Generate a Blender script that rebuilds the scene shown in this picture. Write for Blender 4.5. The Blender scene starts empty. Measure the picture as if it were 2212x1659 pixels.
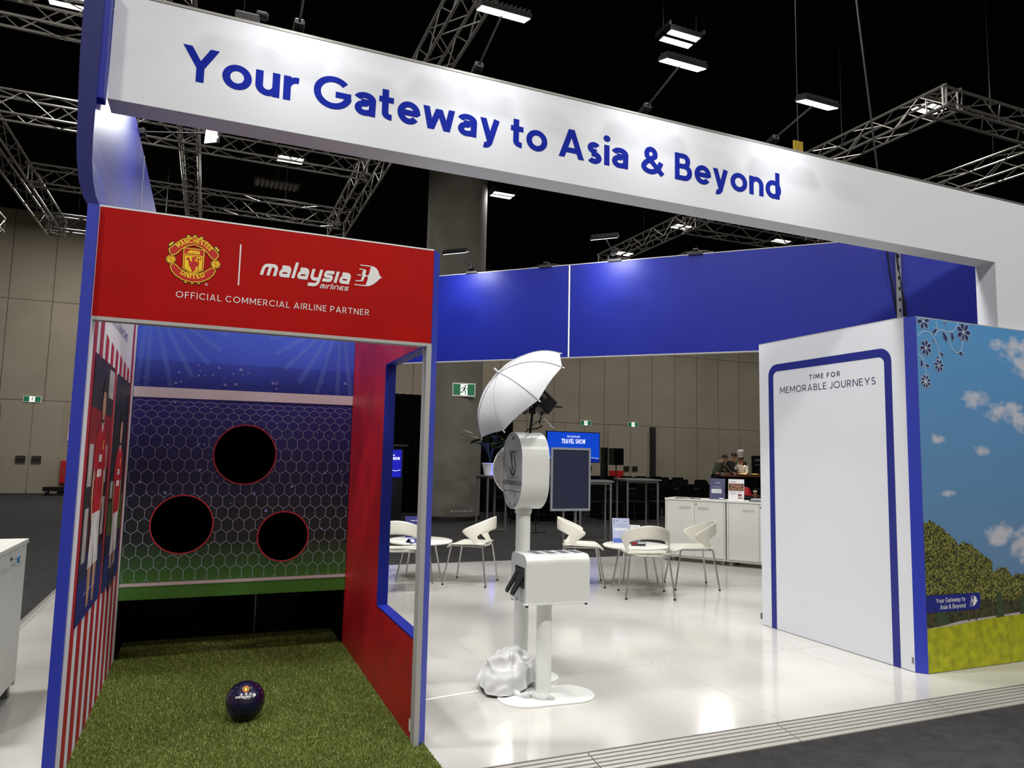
import bpy, bmesh, math, random
import numpy as np
from math import sin, cos, pi, radians as R
from mathutils import Vector, Matrix, noise
from mathutils.geometry import tessellate_polygon
random.seed(5); np.random.seed(5)
S = bpy.context.scene
COL = S.collection

# ---------------------------------------------------------------- camera
FPX, CAM = 1559.87, Vector((0.5026, -3.5876, 1.4288))
rv = Vector((-0.095352, 0.040809, 0.395976))
Rw = Matrix.Rotation(rv.length, 3, rv.normalized())
Bm = Matrix(((1, 0, 0), (0, 0, 1), (0, -1, 0)))          # world(y fwd) -> camera(x right, y up, z back)
cam = bpy.data.objects.new('camera', bpy.data.cameras.new('camera')); COL.objects.link(cam)
cam.data.sensor_width = 36; cam.data.lens = FPX / 2212 * 36
cam.data.clip_end = 200; cam.data.clip_start = .05
cam.matrix_world = Matrix.Translation(CAM) @ (Bm @ Rw).transposed().to_4x4()
S.camera = cam
# ---------------------------------------------------------------- exposure, world
S.view_settings.view_transform = 'Standard'; S.view_settings.look = 'None'
S.view_settings.exposure = 0.12; S.view_settings.gamma = 1; S.view_settings.use_curve_mapping = False
W = bpy.data.worlds.new('world'); S.world = W; W.use_nodes = True
W.node_tree.nodes['Background'].inputs[0].default_value = (.01, .01, .012, 1)
W.node_tree.nodes['Background'].inputs[1].default_value = .2

def area(name, loc, target, sx, sy, power, color=(1, .985, .955), spread=180):
    l = bpy.data.lights.new(name, 'AREA'); l.shape = 'RECTANGLE'; l.size = sx; l.size_y = sy
    l.energy = power; l.color = color; l.spread = R(spread)
    o = bpy.data.objects.new(name, l); COL.objects.link(o); o.location = loc
    d = Vector(target) - Vector(loc); o.rotation_euler = d.to_track_quat('-Z', 'Y').to_euler()
    return o
# the hall's unseen ceiling floods, plus one added to brighten the booth turf (the ones in frame carry their own light in their builder)
HALL = [(-4, -5, 330), (1.0, -5.5, 320), (5.5, -5.5, 320), (10, -4, 230), (-2.2, 1.2, 420), (4.2, 1.6, 200), (.9, .9, 300), (6.4, 3.6, 170), (15, 1.5, 60),
        (-3, 18.5, 360), (10, 18.5, 130), (18, 18.5, 150), (25, 17, 200), (3, 19.5, 110)]
for i, (x, y, p) in enumerate(HALL):
    area('hall_and_fill_light', (x, y, 8.55), (x, y, 0), .9, .7, p)

# ---------------------------------------------------------------- materials
def lin(c):
    c = [v / 255 for v in c]
    return tuple(v / 12.92 if v <= .04045 else ((v + .055) / 1.055) ** 2.4 for v in c) + (1,)
MATS = {}
def mat(name, c, rough=.5, metal=0, spec=.5, em=0, noise=0, nscale=20, c2=None, bump=0, bscale=200, coat=0, trans=0, alpha=1, sub=0):
    if name in MATS: return MATS[name]
    m = bpy.data.materials.new(name); m.use_nodes = True
    nt = m.node_tree; b = nt.nodes['Principled BSDF']
    b.inputs['Base Color'].default_value = lin(c); b.inputs['Roughness'].default_value = rough
    b.inputs['Metallic'].default_value = metal; b.inputs['Specular IOR Level'].default_value = spec
    if coat: b.inputs['Coat Weight'].default_value = coat
    if trans: b.inputs['Transmission Weight'].default_value = trans
    if alpha < 1: b.inputs['Alpha'].default_value = alpha
    if em:
        b.inputs['Emission Color'].default_value = lin(c); b.inputs['Emission Strength'].default_value = em
    if noise or bump:
        tc = nt.nodes.new('ShaderNodeTexCoord')
    if noise:
        n = nt.nodes.new('ShaderNodeTexNoise'); n.inputs['Scale'].default_value = nscale; n.inputs['Detail'].default_value = 5
        nt.links.new(tc.outputs['Object'], n.inputs['Vector'])
        r = nt.nodes.new('ShaderNodeValToRGB'); a = lin(c2 or [max(0, v * (1 - noise)) for v in c])
        r.color_ramp.elements[0].color = a; r.color_ramp.elements[1].color = lin(c)
        r.color_ramp.elements[0].position = .35; r.color_ramp.elements[1].position = .65
        nt.links.new(n.outputs['Fac'], r.inputs['Fac']); nt.links.new(r.outputs['Color'], b.inputs['Base Color'])
    if bump:
        n = nt.nodes.new('ShaderNodeTexNoise'); n.inputs['Scale'].default_value = bscale; n.inputs['Detail'].default_value = 3
        nt.links.new(tc.outputs['Object'], n.inputs['Vector'])
        bp = nt.nodes.new('ShaderNodeBump'); bp.inputs['Strength'].default_value = bump; bp.inputs['Distance'].default_value = .01
        nt.links.new(n.outputs['Fac'], bp.inputs['Height']); nt.links.new(bp.outputs['Normal'], b.inputs['Normal'])
    MATS[name] = m
    return m
WHITEFAB = mat('white_fabric', (213, 215, 221), .75, spec=.25, bump=.05, bscale=60)
WHITEPL = mat('white_plastic', (226, 224, 216), .35)
WHITECAB = mat('white_laminate', (222, 221, 213), .4)
KIOSK = mat('kiosk_white', (222, 224, 220), .3, spec=.5)
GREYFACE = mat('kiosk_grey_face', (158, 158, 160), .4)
BLUE = mat('blue_print', (20, 31, 128), .4, spec=.3)
BLUE2 = mat('blue_edge', (42, 56, 172), .45)
NAVY = mat('navy_ink', (28, 36, 120), .5)
BANTXT = mat('banner_ink', (22, 38, 146), .7, spec=.05)
RED = mat('red_print', (176, 12, 9), .55, spec=.12, noise=.06, nscale=3)
REDWALL = mat('red_wall_print', (182, 18, 32), .45, spec=.4, noise=.15, nscale=4)
ALU = mat('aluminium', (176, 178, 178), .35, metal=.7)
ALUG = mat('grey_edge', (172, 172, 170), .5)
CHROME = mat('chrome', (200, 200, 200), .15, metal=1)
TRUSS = mat('truss_aluminium', (150, 146, 140), .38, metal=.85)
BLACK = mat('black_plastic', (11, 11, 12), .45, spec=.3)
BLACKF = mat('black_fabric', (7, 7, 8), .9, spec=.1)
DARKM = mat('dark_metal', (52, 50, 48), .5, metal=.5)
GREYM = mat('grey_metal', (120, 118, 114), .45, metal=.5)
INKW = mat('white_ink', (228, 228, 228), .5)
INKR = mat('red_ink', (150, 20, 34), .5)
GOLD = mat('gold_ink', (246, 208, 20), .5)
INKB = mat('black_ink', (16, 14, 14), .6)
CRESTRED = mat('crest_red', (190, 22, 20), .5)

# ---------------------------------------------------------------- mesh builder
INV = {}
def root_inv(p):
    while p is not None:
        if p.name in INV: return INV[p.name]
        p = p.parent
    return Matrix.Identity(4)
class MB:
    def __init__(s): s.v = []; s.f = []
    def add(s, vs, fs):
        n = len(s.v); s.v += [tuple(v) for v in vs]; s.f += [tuple(i + n for i in f) for f in fs]
    def box(s, a, b):
        x0, y0, z0 = a; x1, y1, z1 = b
        s.add([(x0, y0, z0), (x1, y0, z0), (x1, y1, z0), (x0, y1, z0), (x0, y0, z1), (x1, y0, z1), (x1, y1, z1), (x0, y1, z1)],
              [(3, 2, 1, 0), (4, 5, 6, 7), (0, 1, 5, 4), (1, 2, 6, 5), (2, 3, 7, 6), (3, 0, 4, 7)])
    def obox(s, c, ax, ay, az):
        c, ax, ay, az = Vector(c), Vector(ax), Vector(ay), Vector(az)
        s.add([c + i * ax + j * ay + k * az for k in (-1, 1) for i, j in ((-1, -1), (1, -1), (1, 1), (-1, 1))],
              [(3, 2, 1, 0), (4, 5, 6, 7), (0, 1, 5, 4), (1, 2, 6, 5), (2, 3, 7, 6), (3, 0, 4, 7)])
    def tube(s, pts, r, n=8, cap=True):
        pts = [Vector(p) for p in pts]; rr = r if isinstance(r, (list, tuple)) else [r] * len(pts)
        rings = []; up = None
        for i, p in enumerate(pts):
            t = (pts[min(i + 1, len(pts) - 1)] - pts[max(i - 1, 0)])
            if t.length < 1e-9: t = Vector((0, 0, 1))
            t.normalize()
            if up is None:
                up = Vector((0, 0, 1)) if abs(t.z) < .9 else Vector((1, 0, 0))
            a = t.cross(up)
            if a.length < 1e-6: a = t.orthogonal()
            a.normalize(); b = a.cross(t).normalized(); up = b
            rings.append([p + rr[i] * (cos(2 * pi * k / n) * a + sin(2 * pi * k / n) * b) for k in range(n)])
        vs = [v for g in rings for v in g]
        fs = [(i * n + k, i * n + (k + 1) % n, (i + 1) * n + (k + 1) % n, (i + 1) * n + k) for i in range(len(pts) - 1) for k in range(n)]
        if cap:
            fs += [tuple(range(n))[::-1], tuple((len(pts) - 1) * n + k for k in range(n))]
        s.add(vs, fs)
    def cyl(s, a, b, r, n=24): s.tube([a, b], r, n)
    def lathe(s, prof, o=(0, 0, 0), n=32, ax=None):
        o = Vector(o); M = (ax or Matrix.Identity(3))
        vs = [o + M @ Vector((r * cos(2 * pi * k / n), r * sin(2 * pi * k / n), z)) for r, z in prof for k in range(n)]
        fs = [(i * n + k, i * n + (k + 1) % n, (i + 1) * n + (k + 1) % n, (i + 1) * n + k) for i in range(len(prof) - 1) for k in range(n)]
        s.add(vs, fs)
    def fill(s, loops, F, d=0):                       # flat polygon with holes; F maps (x,y,d)
        tri = tessellate_polygon([[Vector((x, y, 0)) for x, y in l] for l in loops])
        s.add([F(x, y, d) for l in loops for x, y in l], tri)
    def slab(s, loops, F, d0, d1):
        s.fill(loops, F, d0); s.fill(loops, F, d1)
        for l in loops:
            n = len(l); vs = [F(x, y, d0) for x, y in l] + [F(x, y, d1) for x, y in l]
            s.add(vs, [(i, (i + 1) % n, n + (i + 1) % n, n + i) for i in range(n)])
    def ribbon(s, pts, w, F, d=0, closed=False):
        P = [Vector(p) for p in pts]; n = len(P); L = []
        for i in range(n):
            a = P[i - 1] if (i or closed) else None; b = P[(i + 1) % n] if (i < n - 1 or closed) else None
            d1 = (P[i] - a).normalized() if a is not None and (P[i] - a).length > 1e-9 else None
            d2 = (b - P[i]).normalized() if b is not None and (b - P[i]).length > 1e-9 else None
            d1 = d1 or d2; d2 = d2 or d1
            n1 = Vector((-d1.y, d1.x)); n2 = Vector((-d2.y, d2.x)); m = n1 + n2
            m = n1 if m.length < 1e-6 else m.normalized()
            k = 1 / max(.45, m.dot(n1)); L.append((P[i] + m * k * w / 2, P[i] - m * k * w / 2))
        vs = [F(q.x, q.y, d + 2.5e-5 * i) for i, pr in enumerate(L) for q in pr]
        fs = [(2 * i, 2 * i + 1, 2 * i + 3, 2 * i + 2) for i in range(n - 1)]
        if closed: fs.append((2 * n - 2, 2 * n - 1, 1, 0))
        s.add(vs, fs)
    def build(s, name, m, parent=None, smooth=False, bevel=0, seg=2, world=True, ang=None):
        me = bpy.data.meshes.new(name)
        vs = s.v
        if parent is not None and world:
            I = root_inv(parent); vs = [tuple(I @ Vector(v)) for v in vs]
        me.from_pydata(vs, [], s.f); me.validate(); me.update()
        bm = bmesh.new(); bm.from_mesh(me)
        if smooth: bmesh.ops.remove_doubles(bm, verts=bm.verts, dist=1e-5)
        bmesh.ops.recalc_face_normals(bm, faces=bm.faces); bm.to_mesh(me); bm.free()
        me.materials.append(m)
        o = bpy.data.objects.new(name, me); COL.objects.link(o)
        if parent is not None: o.parent = parent
        if smooth:
            me.polygons.foreach_set('use_smooth', [True] * len(me.polygons))
            try: me.set_sharp_from_angle(angle=R(ang or 40))
            except Exception: pass
        if bevel:
            b = o.modifiers.new('bevel', 'BEVEL'); b.width = bevel; b.segments = seg; b.limit_method = 'ANGLE'
        return o
def frame(o, ux, uy, un):
    o, ux, uy, un = map(Vector, (o, ux, uy, un))
    return lambda x, y, d=0: o + ux * x + uy * y + un * d
def FY(y): return frame((0, y, 0), (1, 0, 0), (0, 0, 1), (0, -1, 0))     # plane facing -y, coordinates x,z
def FX(x, s): return frame((x, 0, 0), (0, 1, 0), (0, 0, 1), (s, 0, 0))   # plane facing +-x, coordinates y,z
def thing(name, label, cat, loc=(0, 0, 0), rz=0, group=None):
    o = bpy.data.objects.new(name, None); COL.objects.link(o); o.empty_display_size = .1
    o.location = loc; o.rotation_euler = (0, 0, rz)
    INV[o.name] = (Matrix.Translation(loc) @ Matrix.Rotation(rz, 4, 'Z')).inverted()
    return tag(o, label, cat, group)
def tag(o, label, cat, group=None, kind=None):
    o['label'] = label; o['category'] = cat
    if group: o['group'] = group
    if kind: o['kind'] = kind
    return o
def struct(o): o['kind'] = 'structure'; return o
def children(o): return [c for c in bpy.data.objects if c.parent is o]
def dup(root, loc, rz, label=None, group=None):
    kids = []
    def rec(o, par):
        c = o.copy(); COL.objects.link(c)
        if par is not None: c.parent = par
        for ch in KIDS.setdefault(o.name, children(o)): rec(ch, c)
        return c
    r = rec(root, None); r.location = loc; r.rotation_euler = (0, 0, rz)
    if label: r['label'] = label
    if group: r['group'] = group
    return r
KIDS = {}

# ---------------------------------------------------------------- stroke lettering
def arc(cx, cy, rx, ry, a0, a1, n=14):
    return [(cx + rx * cos(R(a0 + (a1 - a0) * i / n)), cy + ry * sin(R(a0 + (a1 - a0) * i / n))) for i in range(n + 1)]
def rp(pts, r, n=5):                                   # polyline with rounded corners
    out = [pts[0]]
    for a, p, b in zip(pts, pts[1:], pts[2:]):
        a, p, b = Vector(a), Vector(p), Vector(b)
        ra = min(r, (a - p).length * .5, (b - p).length * .5)
        q0 = p + (a - p).normalized() * ra; q1 = p + (b - p).normalized() * ra
        out += [tuple((1 - t) ** 2 * q0 + 2 * t * (1 - t) * p + t * t * q1) for t in [i / n for i in range(n + 1)]]
    return out + [pts[-1]]
def glyph(c, w):
    h = w / 2; X = .72; D = lambda *p: ('d', list(p)); L = lambda *p: ('r', list(p)); A = lambda p: ('r', p)
    k = h * 1.15
    if c == ' ': return [], .30
    if c == 'A': return [D((k, 0), (.42, 1)), D((.84 - k, 0), (.42, 1)), L((.2, .27), (.64, .27))], .84
    if c == 'B': return [L((h, 0), (h, 1)), A([(h, 1 - h), (.34, 1 - h)] + arc(.34, (1.53 - h) / 2, .24 - h, (.47 - h) / 2, 90, -90) + [(h, .53)]),
                         A([(h, .53), (.36, .53)] + arc(.36, (.53 + h) / 2, .29 - h, (.53 - h) / 2, 90, -90) + [(h, h)])], .65
    if c == 'C': return [A(arc(.48, .5, .48 - h, .5 - h, 42, 318, 28))], .86
    if c == 'D': return [L((h, 0), (h, 1)), A([(h, 1 - h), (.3, 1 - h)] + arc(.3, .5, .46 - h, .5 - h, 90, -90, 20) + [(h, h)])], .76
    if c == 'E': return [L((h, 0), (h, 1)), L((h, 1 - h), (.56, 1 - h)), L((h, .52), (.5, .52)), L((h, h), (.56, h))], .58
    if c == 'F': return [L((h, 0), (h, 1)), L((h, 1 - h), (.56, 1 - h)), L((h, .5), (.5, .5))], .56
    if c == 'G': return [A(arc(.5, .5, .5 - h, .5 - h, 42, 340, 30) + [(.96 - h, .46)]), L((.56, .46), (.965, .46))], .98
    if c == 'H': return [L((h, 0), (h, 1)), L((.72 - h, 0), (.72 - h, 1)), L((h, .52), (.72 - h, .52))], .72
    if c == 'I': return [L((h, 0), (h, 1))], w
    if c == 'J': return [A([(.42 - h, 1), (.42 - h, .26)] + arc(.2, .26, .22 - h, .26 - h, 0, -160))], .42
    if c == 'K': return [L((h, 0), (h, 1)), D((.1, .4), (.62, 1)), D((.26, .56), (.66, 0))], .68
    if c == 'L': return [L((h, 0), (h, 1)), L((h, h), (.54, h))], .54
    if c == 'M': return [L((h, 0), (h, 1)), L((.9 - h, 0), (.9 - h, 1)), D((h * 1.2, 1), (.45, .25)), D((.9 - h * 1.2, 1), (.45, .25))], .9
    if c == 'N': return [L((h, 0), (h, 1)), L((.76 - h, 0), (.76 - h, 1)), D((h * 1.2, 1), (.76 - h * 1.2, 0))], .76
    if c == 'O': return [('c', arc(.5, .5, .5 - h, .5 - h, 0, 360, 36)[:-1])], 1.0
    if c == 'P': return [L((h, 0), (h, 1)), A([(h, 1 - h), (.34, 1 - h)] + arc(.34, (1.44 - h) / 2, .27 - h, (.56 - h) / 2, 90, -90) + [(h, .44)])], .62
    if c == 'R': return [L((h, 0), (h, 1)), A([(h, 1 - h), (.34, 1 - h)] + arc(.34, (1.44 - h) / 2, .27 - h, (.56 - h) / 2, 90, -90) + [(h, .44)]), D((.3, .44), (.6, 0))], .66
    if c == 'S': return [A(arc(.3, .74 - h / 2, .28 - h, .26 - h / 2, 35, 270, 14) + arc(.3, .24 + h / 2, .3 - h, .24 - h / 2 + .01, 90, -145, 14))], .6
    if c == 'T': return [L((.34, 0), (.34, 1)), L((0, 1 - h), (.68, 1 - h))], .68
    if c == 'U': return [A([(h, 1), (h, .34)] + arc(.36, .34, .36 - h, .34 - h, 180, 360, 18) + [(.72 - h, 1)])], .72
    if c == 'V': return [D((k, 1), (.4, 0)), D((.8 - k, 1), (.4, 0))], .8
    if c == 'W': return [D((k, 1), (.3, 0)), D((.3, 0), (.55, .95)), D((.55, .95), (.8, 0)), D((.8, 0), (1.1 - k, 1))], 1.1
    if c == 'X': return [D((k, 0), (.72 - k, 1)), D((k, 1), (.72 - k, 0))], .72
    if c == 'Y': return [D((k, 1), (.41, .42)), D((.82 - k, 1), (.41, .42)), L((.41, .48), (.41, 0))], .82
    if c == '&': return [A([(.8, .08 - h * .6), (.22, .64)] + arc(.36, .77 - h * .5, .2 - h * .45, .23 - h * .5, 200, -20, 14) + [(.3, .5), (.16, .4)] + arc(.34, .26, .34 - h, .26 - h, 140, 300, 14) + [(.62, .2), (.74, .48)])], .84
    if c == '1': return [L((.2, 0), (.2, 1))], .4
    if c == 'a': return [A([(.07, .52)] + arc(.27, X - .235, .24 - h * .4, .235 - h, 155, 0, 12) + [(.55 - h, 0)]),
                         A([(.55 - h, .415), (.26, .415)] + arc(.26, .2 + h * .25, .26 - h, .205 - h * .7, 90, 270, 12) + [(.34, h)] + arc(.34, .2, .21 - h, .2 - h, 270, 345, 6))], .56
    if c == 'd': return [L((.6 - h, 0), (.6 - h, 1.04)), ('c', arc(.33, X / 2, .33 - h, X / 2 - h, 0, 360, 28)[:-1])], .61
    if c == 'e': return [A([(h, X / 2 + .0), (.62 - h, X / 2 + .0)] + arc(.33, X / 2, .31 - h * .9, X / 2 - h, 5, 322, 26))], .63
    if c == 'i': return [L((h, 0), (h, X)), ('f', arc(h, .95, h * 1.3, h * 1.3, 0, 360, 14)[:-1])], w
    if c == 'l': return [L((h, 0), (h, 1.04))], w
    if c == 'n': return [L((h, 0), (h, X)), A([(h, .38)] + arc(.295, .41, .295 - h, X - .41 - h, 180, 0, 14) + [(.59 - h, 0)])], .59
    if c == 'o': return [('c', arc(.34, X / 2, .34 - h, X / 2 - h, 0, 360, 30)[:-1])], .68
    if c == 'r': return [L((h, 0), (h, X)), A([(h, .36)] + arc(.33, .38, .33 - h, X - .38 - h, 180, 80, 8))], .38
    if c == 's': return [A(arc(.24, X - .19 - h * .1, .22 - h, .19 - h * .8, 30, 270, 12) + arc(.24, .18, .25 - h, .18 - h * .6, 90, -150, 12))], .49
    if c == 't': return [A([(.17, .95), (.17, .2)] + arc(.34, .2, .17, .2 - h, 180, 275, 8)), L((0, X - h), (.4, X - h))], .41
    if c == 'u': return [L((.58 - h, 0), (.58 - h, X)), A([(h, X), (h, .3)] + arc(.29, .3, .29 - h, .3 - h, 180, 360, 14) + [(.58 - h, .4)])], .58
    if c == 'w': return [D((k, X), (.24, 0)), D((.24, 0), (.47, X - .04)), D((.47, X - .04), (.7, 0)), D((.7, 0), (.94 - k, X))], .94
    if c == 'y': return [D((k, X), (.31, .0)), A([(.62 - k, X), (.3, -.08)] + arc(.17, -.06, .12, .26 - h - .06, -20, -110, 6))], .62
    # squared italic logo letters (x height 1)
    if c == 'M_': return [A(rp([(h, 0), (h, 1 - h), (1.5 - h, 1 - h), (1.5 - h, 0)], .38)), L((.75, 1 - h), (.75, 0))], 1.5
    if c == 'A_': return [A(rp([(.12, 1 - h), (1.05 - h, 1 - h), (1.05 - h, 0)], .35)), A(rp([(1.05 - h, h), (h, h), (h, .57), (1.05 - h, .57)], .3))], 1.05
    if c == 'L_': return [L((h, 0), (h, 1.38))], w
    if c == 'Y_': return [A(rp([(h, 1), (h, h), (1.05 - h, h)], .35)), A(rp([(1.05 - h, 1), (1.05 - h, -.5 + h), (-.02, -.5 + h)], .38))], 1.05
    if c == 'S_': return [A(rp([(.95, 1 - h), (h, 1 - h), (h, .5), (.95 - h, .5), (.95 - h, h), (0, h)], .26))], .95
    if c == 'I_': return [L((h, 0), (h, 1))], w
    if c == 'R_': return [A(rp([(h, 0), (h, 1 - h), (.62, 1 - h)], .35))], .62
    if c == 'N_': return [A(rp([(h, 0), (h, 1 - h), (1 - h, 1 - h), (1 - h, 0)], .35))], 1.0
    if c == 'E_': return [A(rp([(.95, 1 - h), (h, 1 - h), (h, h), (.95, h)], .4)), L((h, .5), (.85, .5))], .95
    return [L((h, 0), (h, 1))], .3
def text(mb, s, F, x0, y0, cap, w, width=None, track=.16, shear=0, d=0, curve=None):
    """strokes of s from x0 (left) on baseline y0; width fits the run; curve maps (x,y) to (x,y)"""
    seq = s if isinstance(s, list) else list(s)
    runs = []; x = 0
    for c in seq:
        g, a = glyph(c, w); runs.append((g, x)); x += a + (track if c != ' ' else track * .3)
    tot = x - track
    kx = width / (tot * cap) if width else 1
    d0 = d; ns = 0
    for g, gx in runs:
        for kind, pts in g:
            ns += 1; d = d0 + (ns % 4) * .00012
            if kind == 'd':
                for sgm, ((ax, ay), (bx, by)) in enumerate(zip(pts, pts[1:])):
                    ln = math.hypot(bx - ax, by - ay); hw = w / 2 * ln / max(.2, abs(by - ay))
                    q = [(ax - hw, ay), (ax + hw, ay), (bx + hw, by), (bx - hw, by)]
                    V = []
                    for px, py in q:
                        X_ = (px + gx + shear * py) * cap * kx; Y_ = py * cap
                        V.append((x0 + X_, y0 + Y_) if curve is None else curve(X_, Y_))
                    mb.add([F(a, b, d + 6e-5 * sgm) for a, b in V], [(0, 1, 2, 3)])
            else:
                G = lambda a, b, dd: (F(x0 + (a + gx + shear * b) * cap * kx, y0 + b * cap, d + dd) if curve is None else F(*curve((a + gx + shear * b) * cap * kx, b * cap), d + dd))
                if kind == 'f': mb.fill([pts], G)
                else: mb.ribbon(pts, w, G, 0, kind == 'c')
    return tot * cap * kx
MALAY = ['M_', 'A_', 'L_', 'A_', 'Y_', 'S_', 'I_', 'A_']; AIRL = ['A_', 'I_', 'R_', 'L_', 'I_', 'N_', 'E_', 'S_']
KITE = [(.753, .992), (.858, 1.004), (1.01, .938), (1.121, .799), (1.166, .652), (1.221, .552), (1.322, .515), (1.21, .459), (1.066, .29), (.893, .134), (.718, .039), (.6, .019), (.539, .064), (.578, .189), (.618, .314), (.636, .438), (.587, .492), (.68, .609), (.729, .873)]
WING = [(.375, .806), (.493, .808), (.549, .76), (.529, .667), (.511, .589), (.549, .533), (.609, .525), (.625, .497), (.522, .47), (.479, .434), (.413, .245), (.326, .22), (.31, .249), (.372, .527), (.341, .569), (.392, .741)]
WHISK = [(.255, .997, .753, .992), (.219, .796, .39, .802), (.137, .508, .313, .514), (.061, .229, .325, .235), (.011, .034, .6, .034)]
def kite_logo(mb, F, x0, y0, h, d=0):
    G = lambda x, y, dd=0: F(x0 + x * h, y0 + y * h, d)
    mb.fill([KITE], G); mb.fill([WING], G)
    for a, b, c, e in WHISK: mb.ribbon([(a, b), (c, e)], .045, G)
def airline_logo(mb, F, x0, y0, w, d=0):               # word, small word and kite; w = full width
    s = w / .588
    text(mb, MALAY, F, x0, y0, .058 * s, .29, .421 * s, .2, .28, d)
    text(mb, AIRL, F, x0 + .279 * s, y0 - .034 * s, .021 * s, .2, .138 * s, .22, .28, d)
    kite_logo(mb, F, x0 + .447 * s, y0 - .001 * s, .107 * s, d)
def circ(cx, cy, r, n=40): return [(cx + r * cos(2 * pi * i / n), cy + r * sin(2 * pi * i / n)) for i in range(n)]
def crest(parent, F, cx, cy, u, full=True, d=.001):    # club badge, u = half width
    P = lambda l: [(cx + a * u, cy + b * u) for a, b in l]
    def band(r0, r1, a0, a1, oy):
        return [(r1 * cos(R(a)), oy + r1 * sin(R(a))) for a in np.linspace(a0, a1, 24)] + [(r0 * cos(R(a)), oy + r0 * sin(R(a))) for a in np.linspace(a1, a0, 24)]
    TOP = [(-.92, .36), (-.78, .52), (-.46, .82), (-.05, .96), (.05, .96), (.46, .82), (.78, .52), (.92, .36), (.89, .22), (.8, .13), (.7, .15), (.61, .23), (.5, .38), (.3, .55), (.05, .64), (-.05, .64), (-.3, .55), (-.5, .38), (-.61, .23), (-.7, .15), (-.8, .13), (-.89, .22)]
    LOW = [(-.84, -.32), (-.77, -.23), (-.66, -.24), (-.45, -.42), (-.26, -.53), (0, -.6), (.26, -.53), (.45, -.42), (.66, -.24), (.77, -.23), (.84, -.32), (.78, -.5), (.62, -.69), (.36, -.84), (0, -.9), (-.36, -.84), (-.62, -.69), (-.78, -.5)]
    SH = [(-.38, .48), (.38, .48), (.37, -.36), (0, -.58), (-.37, -.36)]
    lay = {k: MB() for k in 'KGRYT'}
    for l in (TOP, LOW, SH):
        q = P(l)
        lay['K'].ribbon(q, .07 * u, F, d, True); lay['G'].ribbon(q, .03 * u, F, d * 2, True); lay['R'].fill([q], F, d * 1.5)
    for sx in (-1, 1):
        lay['K'].fill([P(circ(sx * .83, -.06, .2, 24))], F, d); lay['G'].fill([P(circ(sx * .83, -.06, .175, 24))], F, d * 1.5)
        lay['R'].ribbon(P(circ(sx * .83, -.06, .145, 24)), .02 * u, F, d * 2, True)
        lay['R'].ribbon(P([(sx * .83 - .1, -.02), (sx * .83 + .1, -.1)]), .018 * u, F, d * 2); lay['R'].ribbon(P([(sx * .83, .08), (sx * .83 + .02, -.2)]), .018 * u, F, d * 2)
        lay['K'].fill([P([(sx * .99, .5), (sx * .88, .42), (sx * .7, .62), (sx * .82, .72)])], F, d); lay['G'].fill([P([(sx * .95, .52), (sx * .9, .48), (sx * .76, .63), (sx * .81, .68)])], F, d * 1.6)
    for a in (-.24, 0, .24):
        lay['K'].fill([P(circ(a, .98 - abs(a) * .15, .1, 12))], F, d * .8); lay['G'].fill([P(circ(a, .99 - abs(a) * .15, .06, 12))], F, d * .9)
        lay['K'].fill([P(circ(a, -.93 + abs(a) * .12, .08, 12))], F, d * .8); lay['G'].fill([P(circ(a, -.93 + abs(a) * .12, .05, 12))], F, d * .9)
    lay['G'].fill([P([(-.33, .17), (.33, .17), (.32, -.34), (0, -.53), (-.32, -.34)])], F, d * 2.2)
    lay['G'].fill([P([(-.27, .27), (-.14, .41), (.2, .41), (.23, .27)])], F, d * 2.2)
    lay['G'].ribbon(P([(-.37, .21), (.37, .21)]), .03 * u, F, d * 2.2)
    if full:
        lay['T'].fill([P([(-.08, .15), (-.04, .12), (.02, .15), (.06, .18), (.07, .1), (.03, -.01), (.15, -.04), (.22, -.11), (.2, -.19), (.1, -.26), (.08, -.36), (.14, -.34), (.06, -.42), (0, -.48), (-.06, -.48), (-.04, -.42), (-.1, -.31), (-.16, -.21), (-.18, -.08), (-.18, -.01), (-.27, .01), (-.26, .06), (-.21, .11), (-.15, .08), (-.13, -.03), (-.07, -.06), (-.05, 0)])], F, d * 3)
        for q in ([(.09, .16), (.1, .05), (.26, .05), (.27, .15)], [(.18, .16), (.19, -.38)]): lay['T'].ribbon(P(q), .03 * u, F, d * 3)
        for i in range(3): lay['T'].ribbon(P([(-.06 + .1 * i, .4), (-.06 + .1 * i, .29)]), .015 * u, F, d * 3)
        for word, r, a0, a1, oy in (('MANCHESTER', .71, 142, 38, -.0), ('UNITED', .79, 232, 308, .0)):
            up = word[0] == 'M'
            tw = R(abs(a1 - a0)) * r
            def cv(x, y, r=r, a0=a0, a1=a1, up=up, tw=tw):
                t = x / tw
                a = R(a0 + (a1 - a0) * t); rr = r + y if up else r - y
                return cx + rr * cos(a) * u, cy + (rr * sin(a) + (0 if up else .03)) * u
            text(lay['G'], word, F, 0, 0, .2, .2, tw, .14, 0, d * 2.4, cv)
    b = lay['K'].build('crest_badge', INKB, parent)
    lay['R'].build('red_field', CRESTRED, b); lay['G'].build('gold_trim', GOLD, b)
    if full: lay['T'].build('shield_figure', CRESTRED, b)
    return b

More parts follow.
